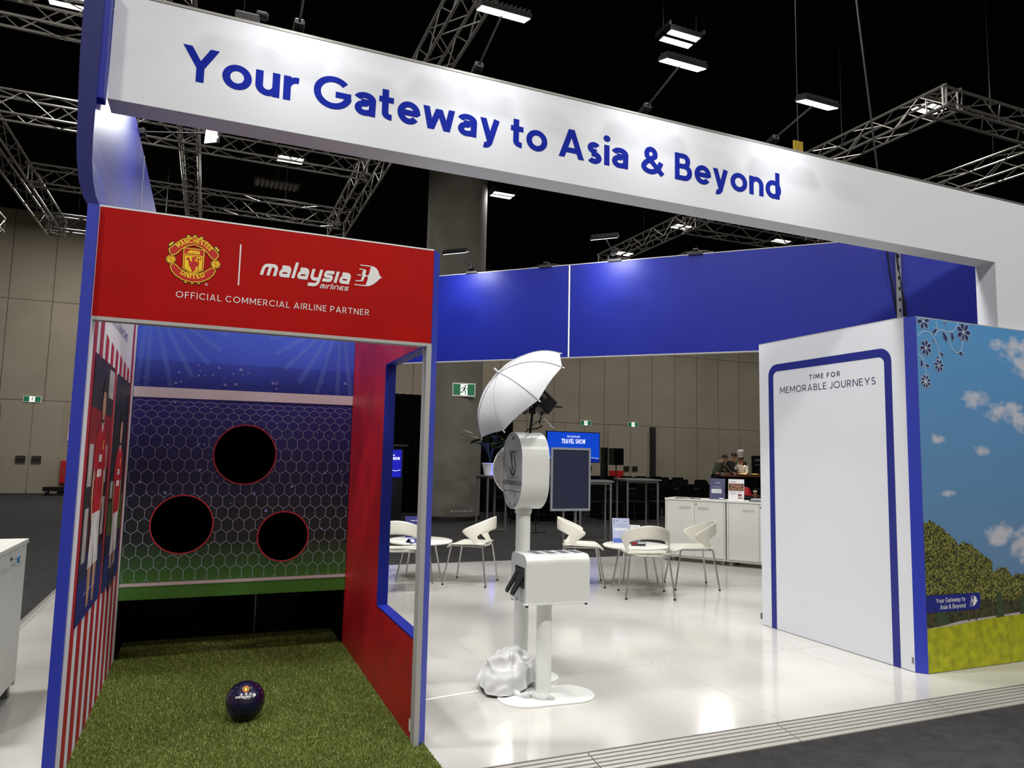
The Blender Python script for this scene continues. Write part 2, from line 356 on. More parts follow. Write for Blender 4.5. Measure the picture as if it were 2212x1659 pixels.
# ================================================================ hall shell
GZ = -.035
def shell():
    m = MB(); m.box((-14, -9, GZ - .3), (32, 23.3, GZ))
    struct(m.build('floor', mat('carpet', (66, 65, 65), .95, spec=.1, noise=.25, nscale=14, c2=(56, 55, 55), bump=.6, bscale=260)))
    m = MB(); m.box((-14, -9, 9), (32, 23.3, 9.3)); struct(m.build('ceiling', mat('black_ceiling', (6, 6, 7), .9, spec=.05)))
    wm = mat('hall_wall', (158, 148, 130), .8, spec=.15, noise=.05, nscale=.8)
    nt = wm.node_tree; b = nt.nodes['Principled BSDF']
    # fine panel joints: vertical every 1.2 m, horizontal at 2.87 and 6.3 m
    tc = nt.nodes['Texture Coordinate']; sp = nt.nodes.new('ShaderNodeSeparateXYZ'); nt.links.new(tc.outputs['Object'], sp.inputs[0])
    def mth(op, a, c=None):
        n = nt.nodes.new('ShaderNodeMath'); n.operation = op
        for i, q in enumerate((a, c)):
            if q is None: continue
            if isinstance(q, (int, float)): n.inputs[i].default_value = q
            else: nt.links.new(q, n.inputs[i])
        return n.outputs[0]
    vx = mth('LESS_THAN', mth('FRACT', mth('DIVIDE', mth('ADD', sp.outputs[0], 50.0), 1.2)), .02)
    hz = mth('LESS_THAN', mth('ABSOLUTE', mth('SUBTRACT', sp.outputs[2], 2.9)), .012)
    hz2 = mth('LESS_THAN', mth('ABSOLUTE', mth('SUBTRACT', sp.outputs[2], 6.1)), .012)
    g = mth('MINIMUM', mth('ADD', vx, mth('ADD', hz, hz2)), 1.0)
    mx = nt.nodes.new('ShaderNodeMix'); mx.data_type = 'RGBA'; mx.inputs[7].default_value = lin((92, 84, 72))
    src = b.inputs['Base Color'].links[0].from_socket
    nt.links.new(g, mx.inputs[0]); nt.links.new(src, mx.inputs[6]); nt.links.new(mx.outputs[2], b.inputs['Base Color'])
    for nm, a, c in (('wall_back', (-14, 23.3, GZ), (32, 23.5, 9)), ('wall_left', (-14.2, -9, GZ), (-14, 23.5, 9)), ('wall_right', (32, -9, GZ), (32.2, 23.5, 9)), ('wall_front', (-14, -9.2, GZ), (32, -9, 9))):
        m = MB(); m.box(a, c); struct(m.build(nm, wm))
    dm = mat('door_leaf', (156, 147, 130), .75, spec=.2)
    hm = mat('door_pull', (70, 66, 60), .4, metal=.6)
    k = 0
    for x0, x1, split in ((-5.5, -3.83, -4.66), (14.15, 15.9, 15.05), (16.2, 18.15, 17.3)):
        for a, c in ((x0, split - .012), (split + .012, x1)):
            k += 1
            m = MB(); m.box((a, 23.26, GZ + .02), (c, 23.3, 2.82)); d = struct(m.build('door_%d' % k, dm))
            hx = c - .2 if c < split else a + .2
            m = MB(); m.box((hx - .13, 23.22, .93), (hx + .13, 23.258, 1.15)); m.box((hx - .09, 23.19, 1.04), (hx + .09, 23.22, 1.07))
            m.build('door_handle', hm, d)
    m = MB(); m.box((18.3, 23.15, GZ), (18.52, 23.3, 2.85)); struct(m.build('trim_1', DARKM))
    m = MB(); m.box((-14, 23.27, GZ), (32, 23.3, .06)); struct(m.build('baseboard_back', DARKM))
shell()
def column():
    t = thing('round_column', 'thick grey round concrete column behind the blue header', 'column', (5.80, 12.8, GZ))
    m = MB(); m.lathe([(.0, GZ), (.74, GZ), (.72, .02), (.72, 8.98), (0, 8.98)], (5.80, 12.8, 0), 48)
    m.build('shaft', mat('column_grey', (118, 114, 104), .7, spec=.2, noise=.12, nscale=1.3), t, smooth=True)
    m = MB(); m.lathe([(.725, GZ), (.75, GZ), (.75, .06), (.725, .06)], (5.80, 12.8, 0), 48); m.build('skirting', DARKM, t)
    F = lambda x, y, d=0: Vector((5.8 + (.722 + d) * sin(-.26 + x / .72), 12.8 - (.722 + d) * cos(-.26 + x / .72), y))
    m = MB(); text(m, 'OURSBAR', F, .0, .17, .045, .2, .55, .5, 0, .002); m.build('lettering', INKW, t)
column()
EXG = mat('exit_green', (16, 104, 62), .5, em=.35); EXW = mat('exit_white', (236, 244, 238), .5, em=1.0)
def running_man(mb, F, cx, cy, h, d):
    P = lambda l: [(cx + a * h, cy + b * h) for a, b in l]
    mb.fill([P(circ(.12, .36, .085, 14))], F, d)
    for l, w in (([(.08, .24), (-.02, -.06)], .15), ([(-.02, -.04), (.16, -.16), (.12, -.44)], .09), ([(-.04, -.05), (-.16, -.24), (-.42, -.26)], .09),
                 ([(.07, .22), (-.16, .2), (-.26, .02)], .065), ([(.08, .21), (.2, .06), (.38, .1)], .065)):
        mb.ribbon(P(l), w * h, F, d)
def exit_sign(c, w, h, F, label):
    t = thing('exit_sign', label, 'exit sign', F(*c, 0))
    x, y = c
    m = MB(); m.slab([[(x - w / 2, y - h / 2), (x + w / 2, y - h / 2), (x + w / 2, y + h / 2), (x - w / 2, y + h / 2)]], F, -.035, 0); m.build('housing', INKW, t)
    q = w * .46; g = h * .4
    for a, b in ((-q, -w * .15), (w * .15, q)):
        m = MB(); m.fill([[(x + a, y - g), (x + b, y - g), (x + b, y + g), (x + a, y + g)]], F, .002); m.build('green_panel', EXG, t)
    m = MB(); m.fill([[(x - w * .15, y - g), (x + w * .15, y - g), (x + w * .15, y + g), (x - w * .15, y + g)]], F, .002); m.build('white_panel', EXW, t)
    m = MB(); running_man(m, F, x, y, h * .8, .004); m.build('pictogram', mat('exit_dark', (14, 60, 40), .6), t)
FW = FY(23.26)
exit_sign((-4.7, 2.93), .5, .2, frame((0, 23.24, 0), (1, 0, 0), (0, 0, 1), (0, -1, 0)), 'green exit sign above the pale double doors at far left')
exit_sign((15.1, 2.92), .52, .22, frame((0, 23.24, 0), (1, 0, 0), (0, 0, 1), (0, -1, 0)), 'small green exit sign on the back wall above the blue television')
exit_sign((17.42, 2.94), .52, .22, frame((0, 23.24, 0), (1, 0, 0), (0, 0, 1), (0, -1, 0)), 'small green exit sign on the back wall above the black loudspeaker')
vv = Vector((5.0, 14.7, 0)).normalized(); sc = Vector((5.83, 12.03, 2.94))
exit_sign((0, 0), .53, .31, frame(sc + Vector((0, 0, 0)), Vector((.972, -.235, 0)), (0, 0, 1), (-.235, -.972, 0)), 'large green running man exit sign on the grey column')

# ================================================================ stand platform
def platform():
    t = thing('raised_platform', 'low glossy white platform floor of the stand with grooved metal edging', 'platform')
    pm = mat('gloss_white_floor', (200, 198, 194), .13, spec=.5, noise=.05, nscale=1.1, c2=(188, 185, 179))
    X0, X1, Y0, Y1 = -.77, 9.6, -.335, 5.85
    m = MB(); m.box((X0, Y0, GZ), (X1, Y1, 0)); m.build('deck', pm, t)
    m = MB()
    for x in (-.02 + 1.19 * i for i in range(0, 9)):
        m.box((x - .002, Y0 + .01, 0), (x + .002, Y1 - .01, .0006))
    for y in (.86, 2.05, 3.24, 4.43):
        m.box((X0 + .01, y - .002, 0), (X1 - .01, y + .002, .0006))
    m.build('panel_joint', mat('joint_grey', (176, 170, 160), .6), t)
    m = MB()
    for i in range(2, 8):
        for y in (.86, 2.05, 3.24):
            for dx, dy in ((-.05, .04), (.05, .04), (-.05, -.04), (.05, -.04)):
                m.cyl((-.02 + 1.19 * i + dx, y + dy, 0), (-.02 + 1.19 * i + dx, y + dy, .001), .006, 8)
    m.build('screw', mat('screw_grey', (130, 126, 120), .5), t)
    em = mat('edge_metal', (186, 182, 174), .4, metal=.35); gm = mat('edge_groove', (104, 102, 98), .6)
    xs = [-.77, 1.12, 2.3, 3.48, 4.66, 5.84, 7.02, 8.2, 9.6]
    for a, b in zip(xs, xs[1:]):
        m = MB(); a += .003; b -= .003
        m.add([(a, Y0, 0), (b, Y0, 0), (b, Y0 - .185, GZ + .006), (a, Y0 - .185, GZ + .006), (a, Y0, GZ), (b, Y0, GZ), (b, Y0 - .185, GZ), (a, Y0 - .185, GZ)],
              [(0, 1, 2, 3), (3, 2, 6, 7), (4, 5, 1, 0), (0, 3, 7, 4), (1, 5, 6, 2), (7, 6, 5, 4)])
        e = m.build('edge_ramp', em, t)
        g = MB()
        for k in range(1, 6):
            y = Y0 - .185 * k / 6; z = -(.029) * k / 6 + .0012
            g.add([(a, y - .003, z), (b, y - .003, z), (b, y + .003, z + .0009), (a, y + .003, z + .0009)], [(0, 1, 2, 3)])
        g.box((a, Y0 - .004, -.001), (b, Y0 + .006, .0015))
        g.build('groove', gm, e)
    m = MB(); m.add([(X0, Y0, .002), (X0, Y1, .002), (X0 - .1, Y1, GZ + .004), (X0 - .1, Y0, GZ + .004), (X0 - .02, Y0, .014), (X0 - .02, Y1, .014)], [(0, 1, 5, 4), (4, 5, 2, 3)])
    m.build('side_edge', em, t)
    m = MB(); m.add([(X0, Y1, .002), (X1, Y1, .002), (X1, Y1 + .1, GZ + .004), (X0, Y1 + .1, GZ + .004)], [(0, 1, 2, 3)]); m.build('rear_edge', em, t)
    m = MB(); m.add([(1.66, .63, .0015), (2.12, .70, .0015), (2.12, .72, .0015), (1.66, .655, .0015)], [(0, 1, 2, 3)])
    tag(m.build('cable_tape', mat('white_tape', (236, 234, 228), .6)), 'strip of white cable tape on the floor left of the draped cloth', 'tape')
platform()
# artificial turf
def turf():
    gm = mat('turf_base', (74, 86, 36), .95, spec=.05, noise=.3, nscale=30, bump=.5, bscale=300)
    m = MB(); m.box((-.04, -.345, .001), (1.575, 2.62, .008)); base = m.build('artificial_turf', gm)
    tag(base, 'green artificial turf strip on the floor of the goal booth', 'turf', kind='stuff')
    n = 150000
    x = np.random.uniform(-.035, 1.575, n); y = -.35 + 2.9 * np.random.uniform(0, 1, n) ** 1.35
    a = np.random.uniform(0, 2 * pi, n); h = np.random.uniform(.008, .017, n); w = np.random.uniform(.0011, .0019, n)
    lx = np.random.normal(0, .005, n); ly = np.random.normal(0, .005, n)
    V = np.empty((n, 3, 3)); V[:, 0] = np.stack([x - w * np.cos(a), y - w * np.sin(a), np.full(n, .006)], 1)
    V[:, 1] = np.stack([x + w * np.cos(a), y + w * np.sin(a), np.full(n, .006)], 1); V[:, 2] = np.stack([x + lx, y + ly, .006 + h], 1)
    me = bpy.data.meshes.new('turf_blades'); me.vertices.add(3 * n); me.vertices.foreach_set('co', V.reshape(-1))
    me.loops.add(3 * n); me.loops.foreach_set('vertex_index', np.arange(3 * n)); me.polygons.add(n)
    me.polygons.foreach_set('loop_start', np.arange(0, 3 * n, 3)); me.polygons.foreach_set('loop_total', np.full(n, 3)); me.update()
    g = mat('turf_blade', (118, 134, 48), .6, spec=.25); nt = g.node_tree; b = nt.nodes['Principled BSDF']
    ge = nt.nodes.new('ShaderNodeNewGeometry'); r = nt.nodes.new('ShaderNodeValToRGB'); nt.links.new(ge.outputs['Random Per Island'], r.inputs['Fac'])
    r.color_ramp.elements[0].color = lin((84, 98, 40)); r.color_ramp.elements[1].color = lin((190, 196, 120)); r.color_ramp.elements.new(.6).color = lin((126, 138, 68))
    nt.links.new(r.outputs['Color'], b.inputs['Base Color'])
    me.materials.append(g); o = bpy.data.objects.new('blades', me); COL.objects.link(o); o.parent = base; o['kind'] = 'stuff'
turf()

# ================================================================ goal booth
BW, BD = 1.54, 2.05
def strip_mat(): return mat('stripe_red', (168, 22, 38), .6)
def booth():
    # left wall with stripes and two posters
    t = thing('striped_side_wall', 'red and white striped side wall with two player posters left of the turf', 'wall panel')
    m = MB(); m.box((-.043, 0, .0), (0, 2.64, 2.5)); m.build('wall_board', WHITEFAB, t)
    m = MB(); m.box((-.045, -.03, 0), (-.002, 0, 2.497)); m.build('blue_front_edge', BLUE2, t)
    m = MB(); m.box((-.0, -.002, .0), (.004, .08, 2.0)); m.build('edge_trim', WHITEFAB, t)
    F = FX(0, 1)
    m = MB(); y = .1
    i = 0
    while y < 2.0:
        zt = 2.5 if (i in (0, 1) or i >= 8) else 2.005 - .01 * (i - 2)
        m.fill([[(y, .0), (y + .105, .0), (y + .105, zt - (.02 if 1 < i < 8 else 0)), (y, zt)]], F, .002); y += .212; i += 1
    m.build('stripe', strip_mat(), t)
    m = MB(); text(m, 'ONECLUBHOME', F, .55, 2.09, .045, .13, .9, .2, 0, .003); m.build('lettering', NAVY, t)
    def poster(y0, y1, z0, z1, dark, lab):
        rr = .03
        def rect(a, b, c, e, r=rr):
            return arc(b - r, c + r, r, r, -90, 0, 4) + arc(b - r, e - r, r, r, 0, 90, 4) + arc(a + r, e - r, r, r, 90, 180, 4) + arc(a + r, c + r, r, r, 180, 270, 4)
        w = y1 - y0; h = z1 - z0
        P = lambda l: [(y0 + a * w, z0 + b * h) for a, b in l]
        m = MB(); m.fill([rect(y0, y1, z0, z1)], F, .003)
        p = m.build('player_poster', mat('poster_dark' + str(dark), (38, 40, 46) if dark else (84, 24, 28), .5, noise=.5, nscale=3), t); p['label'] = lab
        A = {}
        def lay(nm, c, l, d, hole=False):
            A.setdefault(nm, (MB(), c))[0].fill([P(l)], F, d)
        if not dark:
            lay('backdrop_dark', (40, 42, 46), [(.02, .8), (.98, .78), (.98, .985), (.05, .985)], .004)
            lay('backdrop_red', (140, 28, 32), [(.01, .62), (.99, .56), (.99, .78), (.01, .8)], .004)
            for a, b, c, e in ((.05, .5, .22, .66), (.3, .52, .42, .64), (.7, .86, .96, .98), (.72, .5, .84, .66), (.62, .28, .72, .44), (.78, .28, .9, .44), (.06, .22, .2, .42)):
                lay('backdrop_pale', (176, 172, 170), [(a, b), (c, b), (c, e), (a, e)], .0045)
            lay('backdrop_dark', (40, 42, 46), [(.0, .22), (.28, .25), (.2, .6), (.1, .62), (.0, .5)], .0042)
        else:
            lay('backdrop_grass', (74, 92, 44), [(.01, .2), (.99, .2), (.99, .42), (.01, .4)], .004)
            lay('backdrop_pale', (150, 150, 150), [(.05, .42), (.2, .42), (.2, .5), (.05, .5)], .004)
        lay('backdrop_blue', (26, 44, 120), [(.0, .0), (1, .0), (1, .14), (.0, .16)], .0043)
        lay('backdrop_navy', (34, 40, 84), [(.0, .16), (1, .14), (1, .24), (.0, .25)], .0041)
        s = .92 if dark else 1; ox = .5 if dark else .52; oz = .1 if dark else .13
        Q = lambda l: [(ox + a * .95, oz + b * s) for a, b in l]
        lay('player_skin', (196, 150, 122), Q([(-.05, .62), (.05, .62), (.075, .68), (.07, .75), (.0, .77), (-.07, .75), (-.075, .68)]), .006)
        lay('player_skin', (196, 150, 122), Q([(-.27, .46), (-.2, .47), (-.2, .3), (-.16, .24), (-.21, .23), (-.27, .32)]), .0052)
        lay('player_skin', (196, 150, 122), Q([(.27, .46), (.2, .47), (.2, .3), (.16, .24), (.21, .23), (.27, .32)]), .0052)
        lay('player_skin', (196, 150, 122), Q([(-.2, .12), (-.04, .12), (-.05, -.02), (-.08, -.1), (-.15, -.1), (-.18, .0)]), .005)
        lay('player_skin', (196, 150, 122), Q([(.2, .12), (.04, .12), (.05, -.02), (.08, -.1), (.15, -.1), (.18, .0)]), .005)
        lay('player_hair', (34, 24, 20), Q([(-.085, .69), (-.08, .78), (0, .81), (.08, .78), (.085, .69), (.06, .745), (-.06, .745)]), .0066)
        lay('player_hair', (34, 24, 20), Q([(-.06, .645), (.0, .6), (.06, .645), (.04, .63), (-.04, .63)]), .0066)
        lay('player_shirt', (184, 22, 38), Q([(-.05, .62), (.05, .62), (.22, .57), (.3, .44), (.2, .42), (.17, .48), (.18, .25), (-.18, .25), (-.17, .48), (-.2, .42), (-.3, .44), (-.22, .57)]), .0056)
        lay('player_shirt_trim', (232, 230, 230), Q([(-.06, .62), (.0, .575), (.06, .62), (.04, .632), (0, .6), (-.04, .632)]), .006)
        lay('player_shirt_trim', (232, 230, 230), Q([(-.07, .46), (.07, .46), (.07, .49), (-.07, .49)]), .006)
        lay('player_shirt_trim', (232, 230, 230), Q([(-.1, .4), (.1, .4), (.1, .43), (-.1, .43)]), .006)
        lay('player_crest', (240, 190, 60), Q([(.08, .51), (.12, .51), (.12, .55), (.08, .55)]), .006)
        lay('player_shorts', (226, 226, 226), Q([(-.18, .26), (.18, .26), (.22, .05), (.02, .05), (0, .14), (-.02, .05), (-.22, .05)]), .0058)
        if dark: lay('player_socks', (26, 24, 28), Q([(-.17, -.02), (-.07, -.02), (-.08, -.14), (-.15, -.14)]), .006); lay('player_socks', (26, 24, 28), Q([(.17, -.02), (.07, -.02), (.08, -.14), (.15, -.14)]), .006)
        cm = MB()
        for i in range(7): cm.fill([P([(.25 + .07 * i, .09), (.25 + .07 * i + random.uniform(.035, .055), .09), (.25 + .07 * i + .04, .097), (.25 + .07 * i, .097)])], F, .006)
        for nm, (mb, c) in A.items(): mb.build(nm, mat('print_' + nm, c, .55, noise=.18, nscale=9), p)
        cm.build('caption', mat('caption_ink', (150, 156, 190), .6), p)
    poster(.175, .972, .63, 1.87, 0, 'poster of a standing player in red shirt and white shorts')
    poster(1.075, 1.83, .625, 1.86, 1, 'darker poster of a player in red shirt walking on grass')
    # right wall with the window
    t = thing('windowed_side_wall', 'dark red side wall with a blue framed window right of the turf', 'wall panel')
    x0, x1 = BW - .02, BW + .044
    m = MB()
    loop = [(.055, 0), (2.64, 0), (2.64, 2.5), (.055, 2.5)]; hole = [(.064, .4955), (.9465, .4955), (.9465, 2.0015), (.064, 2.0015)]
    m.slab([loop, hole], FX(x0, -1), 0, -.012)
    m.build('wall_board', REDWALL, t)
    m = MB(); m.slab([loop, hole], FX(x0, -1), -.012, -(x1 - x0)); m.build('outer_board', WHITEFAB, t)
    m = MB()                                              # blue window lining
    for a, b in (((.937, .5), (.945, 2.0)), ((.065, .497), (.945, .505)), ((.065, 1.992), (.945, 2.0))):
        m.box((x0 - .001, a[0], a[1]), (x1 + .001, b[0], b[1]))
    m.build('window_lining', BLUE, t)
    m = MB(); m.box((x0 - .004, -.004, .0), (x0 + .022, .067, 2.0)); m.build('metal_trim', ALUG, t)
    m = MB(); m.add([(BW, -.002, 0), (BW + .045, .043, 0), (BW + .046, .056, 0), (BW, .056, 0), (BW, -.002, 2.502), (BW + .045, .043, 2.502), (BW + .046, .056, 2.502), (BW, .056, 2.502)],
                    [(3, 2, 1, 0), (4, 5, 6, 7), (0, 1, 5, 4), (1, 2, 6, 5), (2, 3, 7, 6), (3, 0, 4, 7)])
    m.build('blue_front_edge', BLUE2, t)
    m = MB(); m.fill([[(.06, .05), (.1, .05), (.1, .11), (.06, .11)]], FX(x0, -1), .003); m.build('small_label', INKW, t)
    # overhead sign
    t = thing('red_overhead_sign', 'red sign board with club crest and airline logo above the goal booth', 'sign')
    m = MB(); m.box((0, 0, 2.005), (BW, .05, 2.5)); m.build('sign_board', RED, t)
    m = MB(); m.box((-.002, -.001, 1.99), (BW, .056, 2.006)); m.build('lower_trim', ALUG, t)
    m = MB(); m.box((-.002, -.001, 2.499), (BW, .056, 2.506)); m.build('upper_trim', INKW, t)
    F = frame((0, -.0005, 0), (1, 0, 0), (0, 0, 1), (0, -1, 0))
    crest(t, F, .391, 2.302, .114)
    m = MB(); airline_logo(m, F, .683, 2.27, .588, .001); m.build('airline_logo', INKW, t)
    m = MB(); m.ribbon([(.5905, 2.207), (.5905, 2.405)], .006, F, .001); m.build('divider_line', INKW, t)
    m = MB(); text(m, 'OFFICIAL COMMERCIAL AIRLINE PARTNER', F, .327, 2.122, .030, .12, .884, .24, 0, .001); m.build('lettering', INKW, t)
    m = MB(); m.ribbon(circ(.452, 2.196, .006, 16), .0012, F, .001, True); text(m, 'R', F, .4495, 2.193, .006, .2, None, .1, 0, .001); m.build('trademark', INKW, t)
    # canopy and black rear lining keep the booth dark behind the goal board
    t = thing('black_rear_curtain', 'black curtain box behind the goal board, seen through its holes', 'curtain')
    m = MB(); m.box((0, 2.58, 0.01), (x0, 2.62, 2.5)); m.build('rear_cloth', BLACKF, t)
    m = MB(); m.box((.001, 2.08, .01), (.012, 2.58, 2.5)); m.build('side_cloth', BLACKF, t)
    m = MB(); m.box((x0 - .012, 2.08, .01), (x0 - .001, 2.58, 2.5)); m.build('side_cloth', BLACKF, t)
    m = MB(); m.box((0.0, 2.08, 2.49), (x0, 2.6, 2.5)); m.build('top_cloth', BLACKF, t)
    m = MB(); m.cyl((.92, 2.57, .02), (.92, 2.57, .4), .006, 8); m.build('seam_rod', GREYM, t)
booth()
def goal_board():
    y = BD; x0, x1 = .003, BW - .022
    t = thing('goal_target_board', 'printed goal net board with three round holes across the booth', 'target board')
    F = frame((0, y, 0), (1, 0, 0), (0, 0, 1), (0, -1, 0))
    H = [(.757, 1.406, .212), (.366, .91, .2), (1.052, .813, .177)]
    loop = [(x0, .405), (x1, .405), (x1, 2.49), (x0, 2.49)]
    gm = bpy.data.materials.new('goal_print'); gm.use_nodes = True; nt = gm.node_tree; b = nt.nodes['Principled BSDF']; b.inputs['Roughness'].default_value = .5
    tc = nt.nodes.new('ShaderNodeTexCoord'); sp = nt.nodes.new('ShaderNodeSeparateXYZ'); mr = nt.nodes.new('ShaderNodeMapRange')
    mr.inputs[1].default_value = .4; mr.inputs[2].default_value = 2.4
    nt.links.new(tc.outputs['Object'], sp.inputs[0]); nt.links.new(sp.outputs[2], mr.inputs[0])
    r = nt.nodes.new('ShaderNodeValToRGB'); nt.links.new(mr.outputs[0], r.inputs[0]); cr = r.color_ramp
    stops = [(0, (62, 112, 34)), (.05, (58, 104, 34)), (.1, (44, 84, 34)), (.2, (16, 22, 26)), (.3, (14, 14, 30)), (.5, (30, 28, 88)), (.69, (40, 38, 128)), (.71, (30, 44, 140)), (.828, (34, 52, 158)), (.832, (44, 66, 178)), (1, (54, 84, 200))]
    cr.elements[0].position, cr.elements[0].color = stops[0][0], lin(stops[0][1]); cr.elements[1].position, cr.elements[1].color = stops[-1][0], lin(stops[-1][1])
    for p, c in stops[1:-1]: cr.elements.new(p).color = lin(c)
    nt.links.new(r.outputs[0], b.inputs['Base Color'])
    m = MB(); m.slab([loop] + [circ(*h, 72) for h in H], F, -.02, 0); m.build('board', gm, t)
    m = MB()
    for h in H: m.ribbon(circ(h[0], h[1], h[2] + .002, 72), .009, F, .002, True)
    rim = m
    for h in H:
        m = MB(); m.ribbon(circ(h[0], h[1], h[2] + .002, 72), .009, F, .002, True); m.build('hole_rim', mat('rim_red', (176, 34, 48), .5), t)
    # net: honeycomb whose top rows are squeezed
    sx = .0765; cols = int((x1 - x0) / sx) + 3
    vs = [1.79]; dz = [.014, .012, .018, .016, .022, .02, .026, .022, .032, .026, .038, .026]
    i = 0
    while vs[-1] > .5:
        vs.append(vs[-1] - (dz[i] if i < len(dz) else (.056 if i % 2 == 0 else .028))); i += 1
    m = MB(); segs = []
    def vert(k, c):                                        # zig-zag rows: pairs (k, k+1) form the slanted edges
        return (x0 - .02 + c * sx / 2, vs[k])
    k = 1; row = 0
    while k + 2 < len(vs):
        for c in range(2 * cols):
            up = (c + row) % 2 == 0
            a = (x0 - .03 + c * sx / 2, vs[k] if up else vs[k + 1]); bb = (x0 - .03 + (c + 1) * sx / 2, vs[k + 1] if up else vs[k]); segs.append((a, bb))
            if not up and k + 2 < len(vs): segs.append((a, (a[0], vs[k + 2])))
        k += 2; row += 1
    for a, bb in segs:
        n = 5
        for j in range(n):
            p = (a[0] + (bb[0] - a[0]) * j / n, a[1] + (bb[1] - a[1]) * j / n); q = (a[0] + (bb[0] - a[0]) * (j + 1) / n, a[1] + (bb[1] - a[1]) * (j + 1) / n)
            cx, cy = (p[0] + q[0]) / 2, (p[1] + q[1]) / 2
            if cx < x0 + .006 or cx > x1 - .006 or cy < .525 or cy > 1.79 or any(math.hypot(cx - h[0], cy - h[1]) < h[2] + .006 for h in H): continue
            m.ribbon([p, q], .0023, F, .0012)
    m.build('net_lines', mat('net_ink', (176, 176, 196), .6), t)
    m = MB()
    for _ in range(95):
        x = random.uniform(x0 + .03, x1 - .03); z = random.uniform(.85, 1.78) if random.random() < .7 else random.uniform(1.88, 2.05)
        if any(math.hypot(x - h[0], z - h[1]) < h[2] + .03 for h in H): continue
        m.fill([circ(x, z, random.choice([.004, .005, .006, .008, .011]), 12)], F, .0018)
    m.build('snow_dots', mat('dot_ink', (120, 124, 190), .6), t)
    pm = mat('bar_ink', (226, 214, 220), .5)
    m = MB(); m.fill([[(x0, 1.793), (x1, 1.802), (x1, 1.872), (x0, 1.866)]], F, .002); m.build('crossbar_print', pm, t)
    m = MB(); m.fill([[(x0, .494), (x1, .501), (x1, .523), (x0, .517)]], F, .002); m.build('baseline_print', mat('bar_ink2', (190, 170, 176), .5), t)
    m = MB()
    for cx, sg in ((.06, 1), (x1 - .1, -1)):
        for kk in range(7):
            a = R(-104 + kk * 14) if sg > 0 else R(-76 - kk * 14)
            L = .62 - .03 * kk; w = .035
            p = (cx + .02 * kk * sg, 2.42); q = (p[0] + cos(a) * L, p[1] + sin(a) * L); nx, ny = -sin(a), cos(a)
            if not (x0 < q[0] < x1): q = (max(x0 + .01, min(x1 - .01, q[0])), q[1])
            if p[0] < x0 + .03 or p[0] > x1 - .03: continue
            m.fill([[(p[0] - nx * .012, p[1] - ny * .012), (p[0] + nx * .012, p[1] + ny * .012), (q[0] + nx * w * .5, q[1] + ny * w * .5), (q[0] - nx * w * .5, q[1] - ny * w * .5)]], F, .0013 + .00005 * kk)
    m.build('light_rays', mat('ray_ink', (110, 140, 225), .6, alpha=.22), t)
goal_board()
def ball():
    c = Vector((.765, .64, .108)); r = .1
    t = thing('football', 'navy football with airline logo on the turf', 'ball', (c.x, c.y, .006))
    m = MB(); pr = [(r * sin(pi * i / 32), -r * cos(pi * i / 32)) for i in range(33)]; m.lathe(pr, c, 56)
    m.build('ball_skin', mat('ball_navy', (9, 9, 44), .22, spec=.6, coat=.4), t, smooth=True, ang=180)
    n = (CAM - c).normalized(); ux = Vector((0, 0, 1)).cross(n).normalized(); uy = n.cross(ux)
    def F(x, y, d=0):
        v = (n * math.sqrt(max(.0001, r * r - x * x - y * y)) + ux * x + uy * y).normalized(); return c + v * (r + .0004 + d)
    m = MB(); airline_logo(m, F, -.05, .013, .102, .0006); m.build('airline_logo', INKW, t)
    crest(t, F, .0, .055, .017, full=False, d=.0003)
    m = MB()
    for s in ([(-.028, .07), (-.03, .045), (.002, .026), (.03, .045), (.024, .072), (-.004, .082), (-.028, .07)], [(-.03, .045), (-.055, .03), (-.062, -.005), (-.06, -.018), (-.028, -.036), (.004, -.02), (.034, -.034), (.062, -.014)],
              [(.03, .045), (.058, .03), (.066, .0)], [(-.028, -.036), (-.024, -.07)], [(.034, -.034), (.036, -.068)]):
        pts = []
        for a, b in zip(s, s[1:]): pts += [(a[0] + (b[0] - a[0]) * k / 6, a[1] + (b[1] - a[1]) * k / 6) for k in range(6)]
        m.ribbon(pts + [s[-1]], .0011, F)
    m.build('seams', mat('ball_seam', (58, 60, 120), .4), t)
    m = MB()
    for s in ([(-.088, .02), (-.07, .05), (-.045, .068)], [(-.09, .01), (-.078, .035), (-.058, .055)], [(-.093, -.02), (-.082, -.045), (-.066, -.06)], [(-.09, -.03), (-.078, -.052), (-.06, -.07)], [(.05, .075), (.07, .055), (.082, .03)]):
        m.ribbon(s, .003, F)
    m.build('stripes', mat('ball_stripe', (110, 120, 180), .4), t)
ball()

# ================================================================ portal banner, header ring, mural tower
def banner():
    t = thing('white_portal_banner', 'long white portal banner lettered in blue over the stand front', 'banner')
    y0, y1 = .08, .24; zb, zt, xe = 3.036, 3.558, 6.131
    loop = [(-.02, zb), (xe, zb), (xe, .002), (7.3, .002), (7.3, zt), (-.02, zt)]
    m = MB(); m.slab([loop], frame((0, y0, 0), (1, 0, 0), (0, 0, 1), (0, 1, 0)), 0, y1 - y0); m.build('fabric_frame', WHITEFAB, t)
    m = MB(); m.box((-.022, y0 - .003, zt - .001), (7.3, y1 + .003, zt + .012)); m.build('top_trim', GREYM, t)
    F = frame((0, y0 - .0012, 0), (1, 0, 0), (0, 0, 1), (0, -1, 0))
    m = MB()
    for s, a, b in (('Your', .28, .824), ('Gateway', .896, 1.926), ('to', 1.992, 2.223), ('Asia', 2.296, 2.772), ('&', 2.865, 3.03), ('Beyond', 3.113, 3.962)):
        text(m, s, F, a, 3.2 - .008 * (a > 1), .176, .18, b - a, .085)
    m.build('lettering', BANTXT, t)
banner()
